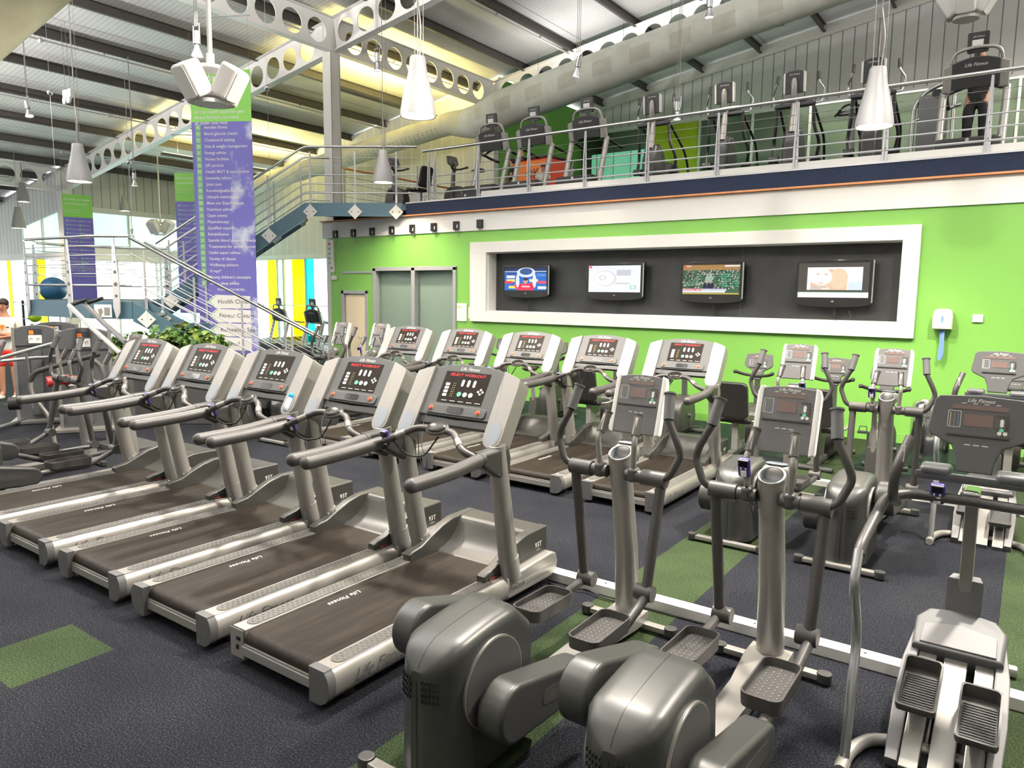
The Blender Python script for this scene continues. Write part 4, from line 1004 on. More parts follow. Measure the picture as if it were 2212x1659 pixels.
# duct
p0 = V((-24, 15.5, 5.35)); cen = [(-24, 5.32, .29), (-17, 6.06, .29), (-13.6, 6.47, .29), (-13.2, 6.51, .30), (-12.7, 6.45, .36), (-12.2, 6.42, .44), (-11.4, 6.66, .46), (-8.0, 7.22, .44), (-7.9, 7.22, .455), (-7.8, 7.24, .44), (-5.4, 7.64, .39), (0, 8.45, .37), (5, 9.2, .37)]
m = M(); m.tube([(x+13.2, 0, z-6.5) for x, z, r in cen], [r for x, z, r in cen], 28)
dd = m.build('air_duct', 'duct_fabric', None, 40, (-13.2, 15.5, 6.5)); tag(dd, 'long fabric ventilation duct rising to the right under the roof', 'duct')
m = M()
for i in range(26):
    for j in range(3):
        x = -17+.16*i; z = 6.06+.1206*(x+17); a = math.radians(205+14*j); m.sph((x, 15.5+.29*math.cos(a), z+.29*math.sin(a)+0), .013, 6)
m.T = Matrix.Translation((13.2, -15.5, -6.5)); m.v = [(x+13.2, y-15.5, z-6.5) for x, y, z in m.v]; o = m.build('air_holes', 'black', dd)
a = AD(-170, 75, 8); b = AD(70, -130, 8)
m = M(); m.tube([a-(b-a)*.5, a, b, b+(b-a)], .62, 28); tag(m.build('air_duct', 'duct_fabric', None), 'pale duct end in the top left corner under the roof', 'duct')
# ================================================================== MACHINES ON THE GYM FLOOR
T = treadmill()
AX_ = [-6.96, -5.97, -4.955, -3.96, -2.99]
la_ = ['silver treadmill at the far left end of the front row, beside the plants',
       'silver treadmill in the front row, second from the left end, red readout lit',
       'silver treadmill in the middle of the front row, blue bottle in its cup holder',
       'silver treadmill in the front row, next to the end one nearest the camera',
       'nearest silver treadmill, right end of the front row, left rear end cap missing']
BX_ = [-7.16, -6.12, -5.08, -4.07, -3.04]
lb_ = ['silver treadmill at the left end of the back row, in front of the blinds window',
       'silver treadmill in the back row, second from its left end, below the paper notice',
       'silver treadmill in the middle of the back row, facing the green wall',
       'silver treadmill in the back row, next to its right end one',
       'silver treadmill at the right end of the back row, behind the first elliptical trainer']
rows = []
for i, x in enumerate(AX_): rows.append(dup(T, la_[i], (x, 2.13, 0), 0, 'silver treadmills in the front row'))
for i, x in enumerate(BX_): rows.append(dup(T, lb_[i], (x, 5.98, 0), 0, 'silver treadmills in the back row'))
def kids(o, base): return [c for c in o.children if c.name.split('.')[0] == base]
def wipe(o):
    for c in list(o.children): wipe(c)
    bpy.data.objects.remove(o)
wipe(T)
e = [c for c in kids(rows[4], 'end_cap') if c.bound_box[0][0] < 0]
wipe(e[0])
for c in kids(rows[2], 'console'):
    for q in kids(c, 'led_readout'): wipe(q)
m = M(XZ(.005)); m.prism([(-.41, .04), (-.295, .04), (-.295, .2), (-.41, .2)], -.03, -.032); m.m = 1; m.box((-.335, .15, -.028), (.03, .02, .004)); m.box((-.345, .10, -.028), (.02, .025, .004)); m.build('rail_insert', ['silver', 'black'], rows[4])
cordA = lambda: [V((-.36, 1.17, 1.02)), V((-.28, 1.2, .93)), V((-.12, 1.24, .95)), V((-.02, 1.26, 1.10))]
for i, r in enumerate(rows):
    if i != 4: pulse_monitor(r, V((-.345, 1.17, 1.045)), 1, cordA())
    else: pulse_monitor(r, V((-.345, 1.15, 1.07)), 1, [V((-.28, 1.15, 1.06)), V((-.22, 1.2, .96)), V((-.10, 1.24, .955)), V((.01, 1.26, 1.10))])
m = M(); m.lathe([(0, 0), (.026, 0), (.03, .01), (.03, .10), (.022, .13), (.02, .135)], 16); m.m = 1; m.lathe([(.021, .135), (.024, .14), (.024, .165), (.012, .18), (0, .18)], 16); m.m = 2; m.lathe([(.0305, .03), (.0305, .09)], 16)
bt = m.build('water_bottle', ['bottle_clear', 'bottle_blue', 'white_cloth'], None, 40, (-4.955+.362, 2.13+1.335, 1.09)); bt.rotation_euler = (-.45, 0, 0); bt.scale = (.8, .8, .8)
tag(bt, 'small water bottle with a blue cap in the cup holder of the middle treadmill', 'bottle')

E0 = elliptical(); E2_ = elliptical(True)
el = [(E0, -1.86, 1.97, 'elliptical trainer nearest the camera, left of the front pair'), (E0, -1.01, 1.97, 'elliptical trainer in the front, right of its twin, purple box on its left handle'),
      (E2_, -1.86, 5.58, 'elliptical trainer of the second row, left one, below the television niche'), (E2_, -1.02, 5.58, 'elliptical trainer of the second row, right one, in front of the paper towel dispenser side'),
      (E0, -7.78, 2.02, 'elliptical trainer beyond the front treadmill row, partly cut by the left edge'), (E2_, -8.72, 2.0, 'elliptical trainer at the far left of the front, behind the other left one'),
      (E0, -7.99, 5.82, 'elliptical trainer beside the left end of the back treadmill row'), (E2_, -8.70, 5.70, 'elliptical trainer in front of the cream door, near the stair foot')]
els = []
for src, x, y, lb in el: els.append(dup(src, lb, (x, y, 0), 0, 'white-edged elliptical trainers'))
wipe(E0); wipe(E2_)
for nm in ('console', 'bottle_holder'):
    for c in kids(els[5], nm): wipe(c)
for i in (1, 3, 6): pulse_monitor(els[i], V((-.115, 1.635, 1.14)), 1, [V((-.11, 1.66, 1.06)), V((-.09, 1.64, .97)), V((-.03, 1.62, .95))])
for i in (2,): pulse_monitor(els[i], V((.12, 1.63, 1.14)), 1)
S0 = stepper()
s1 = dup(S0, 'stair climber at the right edge in the foreground, white pedal rails', (-.165, 3.10, 0), 0, 'stair climbers at the right'); s2 = dup(S0, 'stair climber behind the foreground one, nearer the green wall', (-.20, 6.62, 0), 0, 'stair climbers at the right')

wipe(S0)
pulse_monitor(s1, V((-.13, .72, 1.10))); pulse_monitor(s2, V((-.13, .72, 1.10)))
R0 = bike(True); U0 = bike(False)
bk = [(R0, -2.92, 8.6, 'recumbent exercise bike with a black backrest beside the right end treadmill'), (R0, -1.96, 8.6, 'recumbent exercise bike behind the left elliptical trainer of the second row'),
      (U0, -1.28, 7.98, 'upright exercise bike behind the right elliptical trainer of the second row'), (R0, -.1, 9.1, 'exercise bike by the green wall behind the far stair climber'),
      (U0, -4.0, 8.75, 'upright exercise bike between the green wall and the two right treadmills'), (R0, -5.1, 8.75, 'exercise bike hidden behind the middle treadmill of the back row'), (U0, -6.2, 8.8, 'exercise bike behind the second treadmill of the back row'), (U0, -7.25, 8.8, 'exercise bike behind the left treadmill of the back row, by the blinds window')]
for s, x, y, lb in bk: dup(s, lb, (x, y, 0), 0, 'grey exercise bikes along the green wall')
tb = treadmill_b(); eb = elliptical_b()
# balcony (front of the machine faces the hall)
Z3 = 3.80
for x, lb in ((-9.15, 'dark treadmill on the balcony, leftmost of the three by the railing'), (-8.13, 'dark treadmill on the balcony, middle of the three by the railing'), (-6.95, 'dark treadmill on the balcony, right of the three, beside the ellipticals'), (-.90, 'dark treadmill at the right end of the balcony, with a person in black on it')):
    dup(tb, lb, (x, 13.55, Z3), PI, 'dark treadmills along the balcony railing')
for x, lb in ((-5.72, 'dark elliptical trainer on the balcony, first from the left'), (-4.43, 'dark elliptical trainer on the balcony, second from the left'), (-3.32, 'dark elliptical trainer on the balcony, third from the left'), (-2.20, 'dark elliptical trainer on the balcony behind the big white pendant lamp')):
    dup(eb, lb, (x, 13.70, Z3), PI, 'dark elliptical trainers along the balcony railing')
dup(tb, 'treadmill on the balcony seen from the side, beside the person in black', (-11.2, 15.6, Z3), -.9)
dup(R0, 'recumbent exercise bike at the left end of the balcony', (-11.0, 12.3, Z3), PI/2); dup(U0, 'upright exercise bike on the balcony beside the railing gap', (-9.75, 12.9, Z3), PI/2)
# treadmills at the back of the gym under the upper stair flight
for x, y, lb in ((-18.0, 16.2, 'dark treadmill at the back of the gym by the yellow window, left of two'), (-16.35, 16.2, 'dark treadmill at the back of the gym, next to the blue window strip'), (-14.75, 16.2, 'dark treadmill at the back of the gym, half hidden by the green wall')):
    dup(tb, lb, (x, y, 0), PI, 'dark treadmills under the stairs')
for x, y, lb in ((-20.2, 16.6, 'dark treadmill deep under the stairs beside the large banner foot'), (-18.9, 16.9, 'dark treadmill in the rear line under the stairs')):
    dup(tb, lb, (x, y, 0), PI, 'dark treadmills under the stairs')
for o in (R0, U0, tb, eb): wipe(o)
bx_ = M(); bx_.box((-.9, 4.2, .032), (3.5, .10, .064), .004)
for x in (-2.2, -1.2, -.6, .2): bx_.m = 1; bx_.cyl((x, 4.2, .064), (x, 4.2, .067), .008, 8)
tag(bx_.build('floor_cable_trunking', ['white_paint', 'ink'], None), 'white cable trunking across the floor in front of the near elliptical trainers', 'trunking')
m = M(); m.box((-1.9, 8.08, .03), (7, .10, .06), .004); tag(m.build('floor_cable_trunking', 'white_paint', None), 'white cable trunking on the floor behind the second elliptical row', 'trunking')
m = M(); m.tube(rnd([(-2.6, 4.1, .01), (-2.45, 4.05, .012), (-2.3, 4.12, .03), (-2.15, 4.08, .012), (-1.9, 4.12, .01), (-1.5, 4.13, .01)], .05), .006, 6); tag(m.build('power_cable', 'cable', None), 'thin dark power cable lying along the white floor trunking', 'cable')
m = M(); m.lathe([(0, 0), (.19, 0), (.21, .03), (.21, .60), (.205, .62)], 32); m.m = 1; m.lathe([(.215, .62), (.215, .70), (.19, .77), (.10, .82), (0, .83)], 32)
tag(m.build('litter_bin', ['chrome', 'chrome'], None, 40, (-.88, 9.7, 0)), 'round polished steel litter bin by the green wall', 'bin')

# ------------------------------------------------------------------ televisions in the niche
def tv(x0, x1, z0, z1, label, pic, cable=False):
    w, h = x1-x0, z1-z0; cx = (x0+x1)/2; y = WY+.13
    t = thing('television', label, 'television', (cx, y, (z0+z1)/2), 0, 'televisions in the dark wall niche')
    T = frame((0, -.045, 0), (1, 0, 0), (0, 0, 1))
    m = M(T); bot = [(w/2*math.cos(math.radians(a)), -h/2+.05*math.sin(math.radians(a))*1.2) for a in range(-10, -171, -20)]
    m.prism([(w/2, h/2), (-w/2, h/2), (-w/2, -h/2+.02)] + bot[::-1] + [(w/2, -h/2+.02)], -.06, 0, .006); m.build('casing', 'gloss_black', t)
    m = M(T); m.box((w/2-.012, 0, .004), (.022, h*.96, .012), .004); m.build('chrome_edge', 'chrome', t)
    m = M(T); m.text('LG', .028, 0, -h/2+.03, .001, 0, .01); m.build('lettering', 'logo', t)
    sw, sh = w-.11, h-.13; m = M(frame((-.008, -.047, .02), (1, 0, 0), (0, 0, 1))); mats = []
    def col(c, s=.42):
        nm = 'tv_%.2f_%.2f_%.2f' % c
        if nm not in MATS: mat(nm, (c[0]*.3, c[1]*.3, c[2]*.3), .2, emit=c, es=s)
        if nm not in mats: mats.append(nm)
        m.m = mats.index(nm)
    def R(a, b, c, d, co, lv): col(co); m.quad(((a-.5)*sw, (b-.5)*sh, lv*.0004), ((c-.5)*sw, (b-.5)*sh, lv*.0004), ((c-.5)*sw, (d-.5)*sh, lv*.0004), ((a-.5)*sw, (d-.5)*sh, lv*.0004))
    def E_(a, b, ra, rb, co, lv, n=20): col(co); m.add([((a-.5+ra*math.cos(2*PI*i/n))*sw, (b-.5+rb*math.sin(2*PI*i/n))*sh, lv*.0004) for i in range(n)], [tuple(range(n))])
    def Tx(s, size, x, yy, co, lv): col(co); m.text(s, size, (x-.5)*sw, (yy-.5)*sh, lv*.0004, 0, .005, True)
    pic(R, E_, Tx)
    m.build('screen', mats, t, 0)
    m = M(); m.cyl((.02, .03, -h/2-.02), (.02, .03, -(z0+z1)/2+1.663), .011, 10); m.cyl((.055, .03, -h/2-.02), (.055, .03, -(z0+z1)/2+1.663), .006, 8); m.box((.02, .03, -(z0+z1)/2+1.67), (.13, .06, .014), .004); m.box((0, .045, 0), (.3, .05, .2))
    m.build('stand_pole', 'steel' if 0 else 'dark_plastic', t)
    if cable: m = M(); m.tube(rnd([(.14, .03, -h/2), (.22, .02, -h/2-.12), (.25, .02, -h/2-.20), (.28, .02, -h/2-.12), (.20, .02, -h/2-.06), (.26, .02, -h/2-.19)], .05), .006, 6); m.build('cable_loop', 'cable', t)
    return t
def pic1(R, E_, Tx):
    R(0, 0, 1, 1, (.02, .16, .62), 1); R(0, .78, 1, 1, (.02, .03, .12), 2); R(0, .82, 1, .86, (.45, .7, .9), 3)
    for a, b, c in ((.05, .55, (.8, .85, .95)), (.05, .38, (.9, .8, .2)), (.6, .38, (.95, .8, .4)), (.0, .3, (.7, .05, .12)), (.8, .30, (.75, .08, .15)), (.1, .08, (.9, .75, .1)), (.8, .06, (.8, .85, .95)), (.78, .62, (.1, .25, .7)), (.06, .68, (.03, .08, .35))): R(a, b, a+.2, b+.12, c, 3)
    R(.30, 0, .70, .30, (.85, .05, .12), 5); E_(.32, .22, .08, .14, (.85, .06, .13), 5); E_(.68, .22, .08, .14, (.85, .06, .13), 5)
    for a, b in ((.32, .5), (.72, .5)): E_(a, .42, .045, .30, (.75, .8, .95), 6); 
    E_(.52, .80, .22, .22, (.70, .78, .92), 7); E_(.52, .84, .15, .15, (.04, .10, .3), 8); E_(.51, .42, .055, .13, (.62, .38, .30), 9); E_(.51, .50, .06, .07, (.05, .03, .04), 10); R(.42, .14, .62, .20, (.9, .6, .65), 8)
def pic2(R, E_, Tx):
    R(0, 0, 1, 1, (.80, .84, .95), 1); E_(.35, .52, .26, .36, (.90, .91, .95), 3); R(.38, .18, .80, .86, (.92, .93, .97), 2); R(.55, .62, .82, .84, (.55, .57, .66), 4)
    E_(.33, .52, .22, .31, (.66, .68, .76), 5); E_(.31, .52, .19, .27, (.93, .94, .97), 6); E_(.28, .54, .07, .10, (.55, .57, .66), 7); E_(.28, .54, .05, .07, (.93, .94, .97), 8); R(.52, .30, .80, .36, (.6, .62, .7), 6); E_(.04, .95, .03, .04, (.85, .05, .2), 8); R(.81, .12, .92, .26, (.2, .6, .5), 7); R(.83, .14, .90, .24, (.85, .92, .92), 8); Tx('LG', .03, .06, .93, (.8, .8, .8), 9)
def pic3(R, E_, Tx):
    rr = random.Random(3); R(0, 0, 1, 1, (.05, .12, .07), 1); R(0, .82, 1, 1, (.35, .2, .07), 2); E_(.47, .50, .07, .24, (.30, .42, .34), 3)
    for i in range(6): R(.0+.06*i, .30+.07*i, .34+.0*i, .33+.07*i, (.06, .32, .18), 2); R(.64, .26+.08*i, 1, .30+.08*i, (.06, .34, .2), 2)
    for i in range(300):
        x, y = rr.random(), .20+.62*rr.random()
        if abs(x-.47) < .05 and y < .65: continue
        E_(x, y, .014, .022, rr.choice([(.02, .02, .03), (.03, .02, .03), (.30, .2, .17), (.5, .5, .5)]), 4+i*.01, 6)
    for x in (.40, .47, .53): E_(x, .28, .035, .13, (.02, .02, .05), 7.5, 10); E_(x, .42, .015, .028, (.4, .26, .2), 8, 8)
    R(0, .12, .36, .19, (.55, .03, .06), 9); R(.36, .12, .78, .19, (.75, .78, .85), 9); R(0, .06, .76, .12, (.7, .75, .85), 9); R(0, 0, 1, .05, (.45, .38, .08), 9)
    Tx('BREAKING NEWS', .042, .01, .155, (.9, .85, .85), 10); Tx('FOX RESIGNATION', .042, .37, .155, (.08, .1, .35), 10); R(.74, .93, 1, .98, (.7, .75, .85), 9); R(.0, .93, .13, .98, (.55, .1, .1), 9); Tx('NEWS', .03, .06, .955, (.9, .9, .9), 10)
def pic4(R, E_, Tx):
    R(0, 0, 1, 1, (.07, .065, .06), 1); R(0, 0, 1, .15, (.92, .95, .95), 2); R(0, .15, 1, .165, (.05, .3, .15), 3); R(.13, .22, .91, .88, (.86, .90, .95), 3); R(.72, .22, .91, .45, (.6, .72, .84), 4)
    E_(.46, .52, .24, .30, (.70, .46, .32), 4.2); R(.18, .22, .70, .50, (.72, .50, .36), 4.4); E_(.58, .55, .13, .30, (.78, .58, .42), 4.6); E_(.34, .60, .15, .25, (.95, .86, .82), 5); E_(.25, .62, .10, .22, (.92, .88, .86), 5.2); E_(.33, .42, .04, .03, (.85, .55, .5), 6); E_(.28, .68, .025, .015, (.5, .3, .25), 6); E_(.40, .68, .025, .015, (.5, .3, .25), 6)
    R(.19, .235, .45, .275, (.75, .75, .75), 7); R(.19, .29, .44, .32, (.75, .75, .75), 7); Tx('The Best of Summer', .026, .19, .305, (.1, .1, .1), 8); Tx('Entertainment', .026, .19, .255, (.1, .1, .1), 8)
tv(-8.25, -7.2, 1.97, 2.51, 'wall television furthest left, showing a person in red lifting a trophy', pic1)
tv(-6.43, -5.33, 1.95, 2.53, 'second television from the left, showing a silver can on a white screen', pic2)
tv(-4.69, -3.66, 1.93, 2.52, 'third television from the left, showing a crowded green-benched chamber with a news strap', pic3)
tv(-2.90, -1.84, 1.90, 2.52, 'rightmost television, showing a blonde person on a grey screen, cable loop below', pic4, True)

# ------------------------------------------------------------------ small things on the green wall
ords = ['first', 'second', 'third', 'fourth', 'fifth', 'sixth', 'seventh', 'eighth']
for i in range(8):
    x = -12.79+.584*i; z = 3.24+.006*i
    t = thing('cable_outlet_box', 'small black box with loose leads on the white band, %s from the left' % ords[i], 'box', (x, WY-.05, z), 0, 'black boxes along the white band')
    m = M(); m.box((0, 0, .02), (.13, .06, .16), .006); m.build('casing', 'black', t)
    m = M(); m.tube(rnd([(-.03, 0, -.06), (-.03, -.01, -.10), (.03, -.01, -.10), (.04, 0, -.05)], .02), .006, 6)
    if i < 7: m.tube([(.045, .0, -.05), (.05, 0, -.22)], .005, 6)
    m.build('lead', 'sensor', t)
    if i < 7: m = M(); m.box((.045, -.032, .0), (.02, .004, .06)); m.build('label', 'paper', t)
m = M(); m.box((-9.175, WY-.01, 1.615), (.25, .02, .35), .003); m.m = 1; m.box((-9.24, WY-.021, 1.72), (.08, .002, .02))
tag(m.build('notice_board', ['paper', 'lime'], None), 'white paper notice on the green wall left of the television niche', 'notice')
m = M(); m.box((-8.99, WY-.006, 1.61), (.04, .012, .22)); tag(m.build('notice_strip', 'paper', None), 'narrow white strip beside the paper notice', 'sign')
t = thing('paper_towel_dispenser', 'cream paper towel dispenser with a blue towel hanging down', 'dispenser', (-.96, WY-.09, 1.72))
m = M(XZ(0)); m.prism([(-.11, -.13), (.11, -.13), (.115, .04), (.10, .11), (.06, .135), (-.06, .135), (-.10, .11), (-.115, .04)], -.08, .09, .02, 3); c = m.build('casing', 'dispenser', t)
m = M(frame((0, -.092, .0), (1, 0, 0), (0, 0, 1))); m.prism([(.015*math.cos(2*PI*j/16), .05*math.sin(2*PI*j/16)) for j in range(16)], 0, .003); m.build('viewing_slot', 'paper_blue', c)
m = M(XZ(0)); m.prism([(-.03, -.12), (.035, -.12), (.03, -.35), (.035, -.50), (-.0, -.55), (-.03, -.52), (-.015, -.3)], -.0, .01); m.prism([(.0, -.12), (.03, -.12), (.04, -.45), (.02, -.52)], .01, .025); m.build('blue_towel', 'paper_blue', t)
m = M(); m.box((-.58, WY-.015, 1.74), (.12, .03, .10), .006); tag(m.build('socket_plate', 'paper', None), 'small white plate on the green wall right of the towel dispenser', 'switch')
t = thing('control_strip', 'tall pale control strip with round buttons at the left end of the green wall', 'panel', (-12.93, WY-.02, 2.78))
m = M(); m.box((0, 0, 0), (.09, .05, .72), .006); m.box((.04, 0, -.48), (.14, .05, .09), .006); m.tube([(.0, 0, -.36), (.02, 0, -.44)], .008, 6); m.build('casing', 'paper', t)
for i, c in enumerate(('key_red', 'key_green', 'key_green', 'key_green', 'key_green')): m = M(); m.cyl((-.045, -.01, .27-.105*i), (-.085, -.03, .27-.105*i), .022, 12); m.build('button', c, t)
m = M(); m.box((.0, -.028, -.26), (.055, .01, .05)); m.build('socket', 'paper_blue', t)

# ------------------------------------------------------------------ banners
def wrap_banner(name, label, o, u, W, H, green, lines, rows, two=False, foot=None):
    t = thing(name, label, 'banner', o, 0); T = frame((0, 0, 0), u, (0, 0, 1))
    m = M(T); m.box((0, -green/2, 0), (W, green, .012)); m.build('green_header', 'banner_green', t)
    m = M(T); m.box((0, -(green+H)/2, 0), (W, H-green, .012)); b = m.build('blue_panel', 'banner_blue', t)
    m = M(T)
    for s, sz, y, sh in lines: m.text(s, sz, -W/2+.07*W/1.3, y, .008, sh, .008, True)
    m.build('lettering', 'paper', t)
    m = M(T); q = M(T); g = M(T); n = len(rows); y0 = green+.10; st_ = .116 if not two else (H*.62-green)/13
    for i, s in enumerate(rows):
        cx = -W/2+.14*W/1.3 if not two or i < 13 else .05*W; k = i if not two or i < 13 else i-13; y = -y0-st_*k
        hs = .050*(1 if not two else .5); q.prism([(cx-hs, y-hs), (cx+hs, y-hs), (cx+hs, y+hs), (cx-hs, y+hs)], .005, .008)
        if not two: g.text(s[0], .07, cx, y, .010, 0, .01)
        m.text(s, .078 if not two else .036, cx+(.12 if not two else .04), y, .008, 0, .010, True)
    q.build('letter_tiles', 'tile_green', t); g.build('tile_letters', 'paper', t); m.build('list_lettering', 'paper', t)
    if foot:
        m = M(T); m.text('PLUS MUCH MORE...', .066, -W/2+.40, -y0-st_*n-.005, .008, 0, .008, True); m.build('list_lettering', 'paper', t)
        for i, s in enumerate(foot):
            y = -4.27-i*.27; m = M(T); x0 = -W/2+.18+.02*i
            m.prism([(x0, y), (x0+.17, y+.13), (W/2-.14, y+.13-.02), (W/2-.14, y-.13), (x0+.17, y-.13)], .006, .012); m.m = 1
            m.prism([(x0+.02, y), (x0+.18, y+.12), (x0+.20, y+.12), (x0+.05, y), (x0+.20, y-.12), (x0+.18, y-.12)], .012, .014); m.m = 2; m.text(s, .12, x0+.22, y, .014, 0, 0, True)
            m.build('direction_arrow', ['paper', 'tile_green', 'ink'], t)
    m = M(T)
    for x in (-W/2+.02, W/2-.02): m.tube([(x, 0, 0), (x, .95, 0)], .002, 4)
    m.m = 1; m.tube([(-W/2-.03, .95, 0), (W/2+.03, .95, 0)], .012, 8); m.build('hanging_bar', ['wire', 'steel'], t)
    return t
AZL = ['Aerobic fitness', 'Blood glucose checks', 'Cholesterol testing', 'Diet & weight management', 'Energy advice', 'Fitness facilities', 'GP services', 'Health MOT & assessments', 'Immunity advice', 'Joint care', 'Knowledgeable experts', 'Lifestyle assessments', 'Meet our Expert events', 'Nutrition advice', 'Open events', 'Physiotherapy', 'Qualified experts', 'Rehabilitation', 'Systolic blood pressure checks', 'Treatments for sports injuries', 'Useful expert advice', 'Variety of classes', 'Wellbeing advisors', 'X-rays*', "Young children's timetable", 'Zzzz - sleep advice']
hl = [('We have your', .17, -.13, .3), ('health covered', .17, -.34, .3), ('from A-Z', .17, -.55, .3), ('All the health expertise and', .088, -.74, .3), ('fitness facilities you need,', .088, -.84, .3), ('all under one roof.', .088, -.94, .3)]
bu = V((RT.x, RT.y, 0)) + V((.10, -.10, 0))
wrap_banner('hanging_banner', 'tall green and violet banner listing services from A to Z between the stair flights', AD(474, 152, 13.5), bu, 1.20, 5.3, .92, hl, AZL, False, ['Health Clinic', 'Fitness Centre', 'Relaxation Spa', 'Medical'])
hs = [('We have your health', .075, -.13, .3), ('covered from A-Z', .075, -.25, .3), ('All the health expertise and', .035, -.42, .3), ('fitness facilities you need', .035, -.48, .3)]
wrap_banner('hanging_banner', 'smaller green and blue banner hanging by the corner column at the far left', AX(166, 421, -22), (.30, .95, 0), .72, 3.4, .62, hs, AZL, True)
wrap_banner('hanging_banner', 'green and blue banner half hidden behind the large violet one', AX(412, 374, -18), (.8, .6, 0), .85, 3.6, .72, hs, AZL, True)

# ------------------------------------------------------------------ lamps
def pendant(name, label, u, v, D, s=1., power=60, wires=3):
    p = AD(u, v, D); t = thing(name, label, 'pendant lamp', p, 0, 'bell-shaped pendant lamps')
    m = M(); m.lathe([(.19*s, 0), (.188*s, .05*s), (.165*s, .19*s), (.13*s, .33*s), (.105*s, .44*s), (.095*s, .50*s), (.082*s, .60*s), (.075*s, .61*s), (0, .612*s)], 32); m.lathe([(.19*s, 0), (.178*s, .004), (.15*s, .2*s), (.1*s, .4*s)], 32); m.build('shade', 'lamp_shell', t)
    m = M(); m.lathe([(.168*s, .03*s), (.10*s, .02*s), (0, .015*s)], 28); m.build('glow_disc', 'lamp_glow', t)
    top = roofz(p.x)-p.z
    m = M(); m.cyl((0, 0, .6*s), (0, 0, top), .007, 6); m.tube(rnd([(.03, 0, .62*s), (.05, 0, .9*s), (0, 0, 1.2*s)], .1), .01, 6)
    if wires > 1:
        for a in (-.06, .06): m.cyl((a, .02, .6*s), (a*1.6, .02, top), .003, 5)
    m.build('hanging_cord', 'wire', t)
    l = bpy.data.lights.new('bulb', 'SPOT'); l.energy = power; l.spot_size = math.radians(125); l.spot_blend = .8; l.shadow_soft_size = .12; l.color = (1, .86, .66)
    lo = bpy.data.objects.new('bulb', l); C.objects.link(lo); lo.parent = t; lo.location = (0, 0, -.02)
    return t
PW = 260
pendant('pendant_lamp', 'large white bell pendant lamp hanging in front of the balcony, upper centre', 903, 252, 8, 1.03, PW)
pendant('pendant_lamp', 'large white bell pendant lamp in front of the balcony ellipticals at the right', 1888, 275, 8, 1.03, PW)
pendant('pendant_lamp', 'bell pendant lamp hanging before the sloping beam at the left', 172, 393, 12, 1.0, PW)
pendant('pendant_lamp', 'bell pendant lamp in front of the top stair landing railing', 828, 395, 14, 1.0, PW)
pendant('pendant_lamp', 'small far pendant lamp at the left edge, upper of two', 50, 436, 23, .98, 120, 1)
pendant('pendant_lamp', 'small far pendant lamp at the left edge, lower of two', 41, 493, 22, 1.03, 120, 1)
pendant('pendant_lamp', 'small far pendant lamp against the ribbed window wall', 270, 456, 24, .85, 120, 1)
def spot(name, label, p, d, power=25, s=1., cord=True):
    t = thing(name, label, 'spotlight', p, 0, 'small silver spotlights on cords'); d = V(d).normalized()
    T = frame((0, 0, 0), (V((0, 1, 0)) if abs(d.y) < .9 else V((1, 0, 0))).cross(d), (0, 1, 0)); T = Matrix.Identity(4); R = V((0, 0, -1)).rotation_difference(d).to_matrix().to_4x4()
    m = M(R); m.lathe([(0, .12*s), (.045*s, .12*s), (.045*s, -.03*s), (.03*s, -.04*s), (.03*s, -.07*s), (.075*s, -.18*s), (.07*s, -.18*s), (.03*s, -.08*s)], 20); m.build('housing', 'steel', t)
    m = M(R); m.lathe([(.064*s, -.165*s), (0, -.16*s)], 16); m.build('glow_disc', 'spot_glow', t)
    m = M(); m.tube([(-.06*s, 0, .02), (-.065*s, 0, .20*s), (.065*s, 0, .20*s), (.06*s, 0, .02)], .006, 6); m.build('bracket', 'steel', t)
    if cord:
        m = M()
        for a in (-.03, .0, .03): m.cyl((a, 0, .18*s), (a*.5, 0, roofz(p[0])-p[2]), .004, 5)
        m.build('hanging_cord', 'wire', t)
    if power:
        l = bpy.data.lights.new('bulb', 'SPOT'); l.energy = power; l.spot_size = math.radians(90); l.spot_blend = .6; l.shadow_soft_size = .06; l.color = (1, .85, .66)
        lo = bpy.data.objects.new('bulb', l); C.objects.link(lo); lo.parent = t; lo.location = d*.2*s; lo.rotation_euler = V((0, 0, -1)).rotation_difference(d).to_euler()
for u, v, D, d, pw, lb in ((60, 232, 14, (.3, .0, -1), 0, 'small spotlight on long cords at the upper left'), (425, 90, 9, (0, 0, -1), 0, 'small bracketed spotlight above the large banner'), (290, 385, 17, (0, 0, -1), 40, 'small spotlight left of the large banner, lit'),
    (815, 130, 13, (0, 0, -1), 40, 'small spotlight under the white beam, right of the column'), (1249, 140, 11.2, (-.25, 0, -1), 60, 'spotlight in front of the duct above the balcony'), (1533, 12, 11.3, (0, 0, -1), 40, 'small spotlight at the top edge in front of the duct'),
    (1463, 236, 12.5, (0, 0, -1), 30, 'small spotlight right behind the balcony handrail'), (285, 502, 25, (0, 0, -1), 0, 'tiny far spotlight before the frosted windows')):
    spot('spotlight', lb, AD(u, v, D), d, pw)
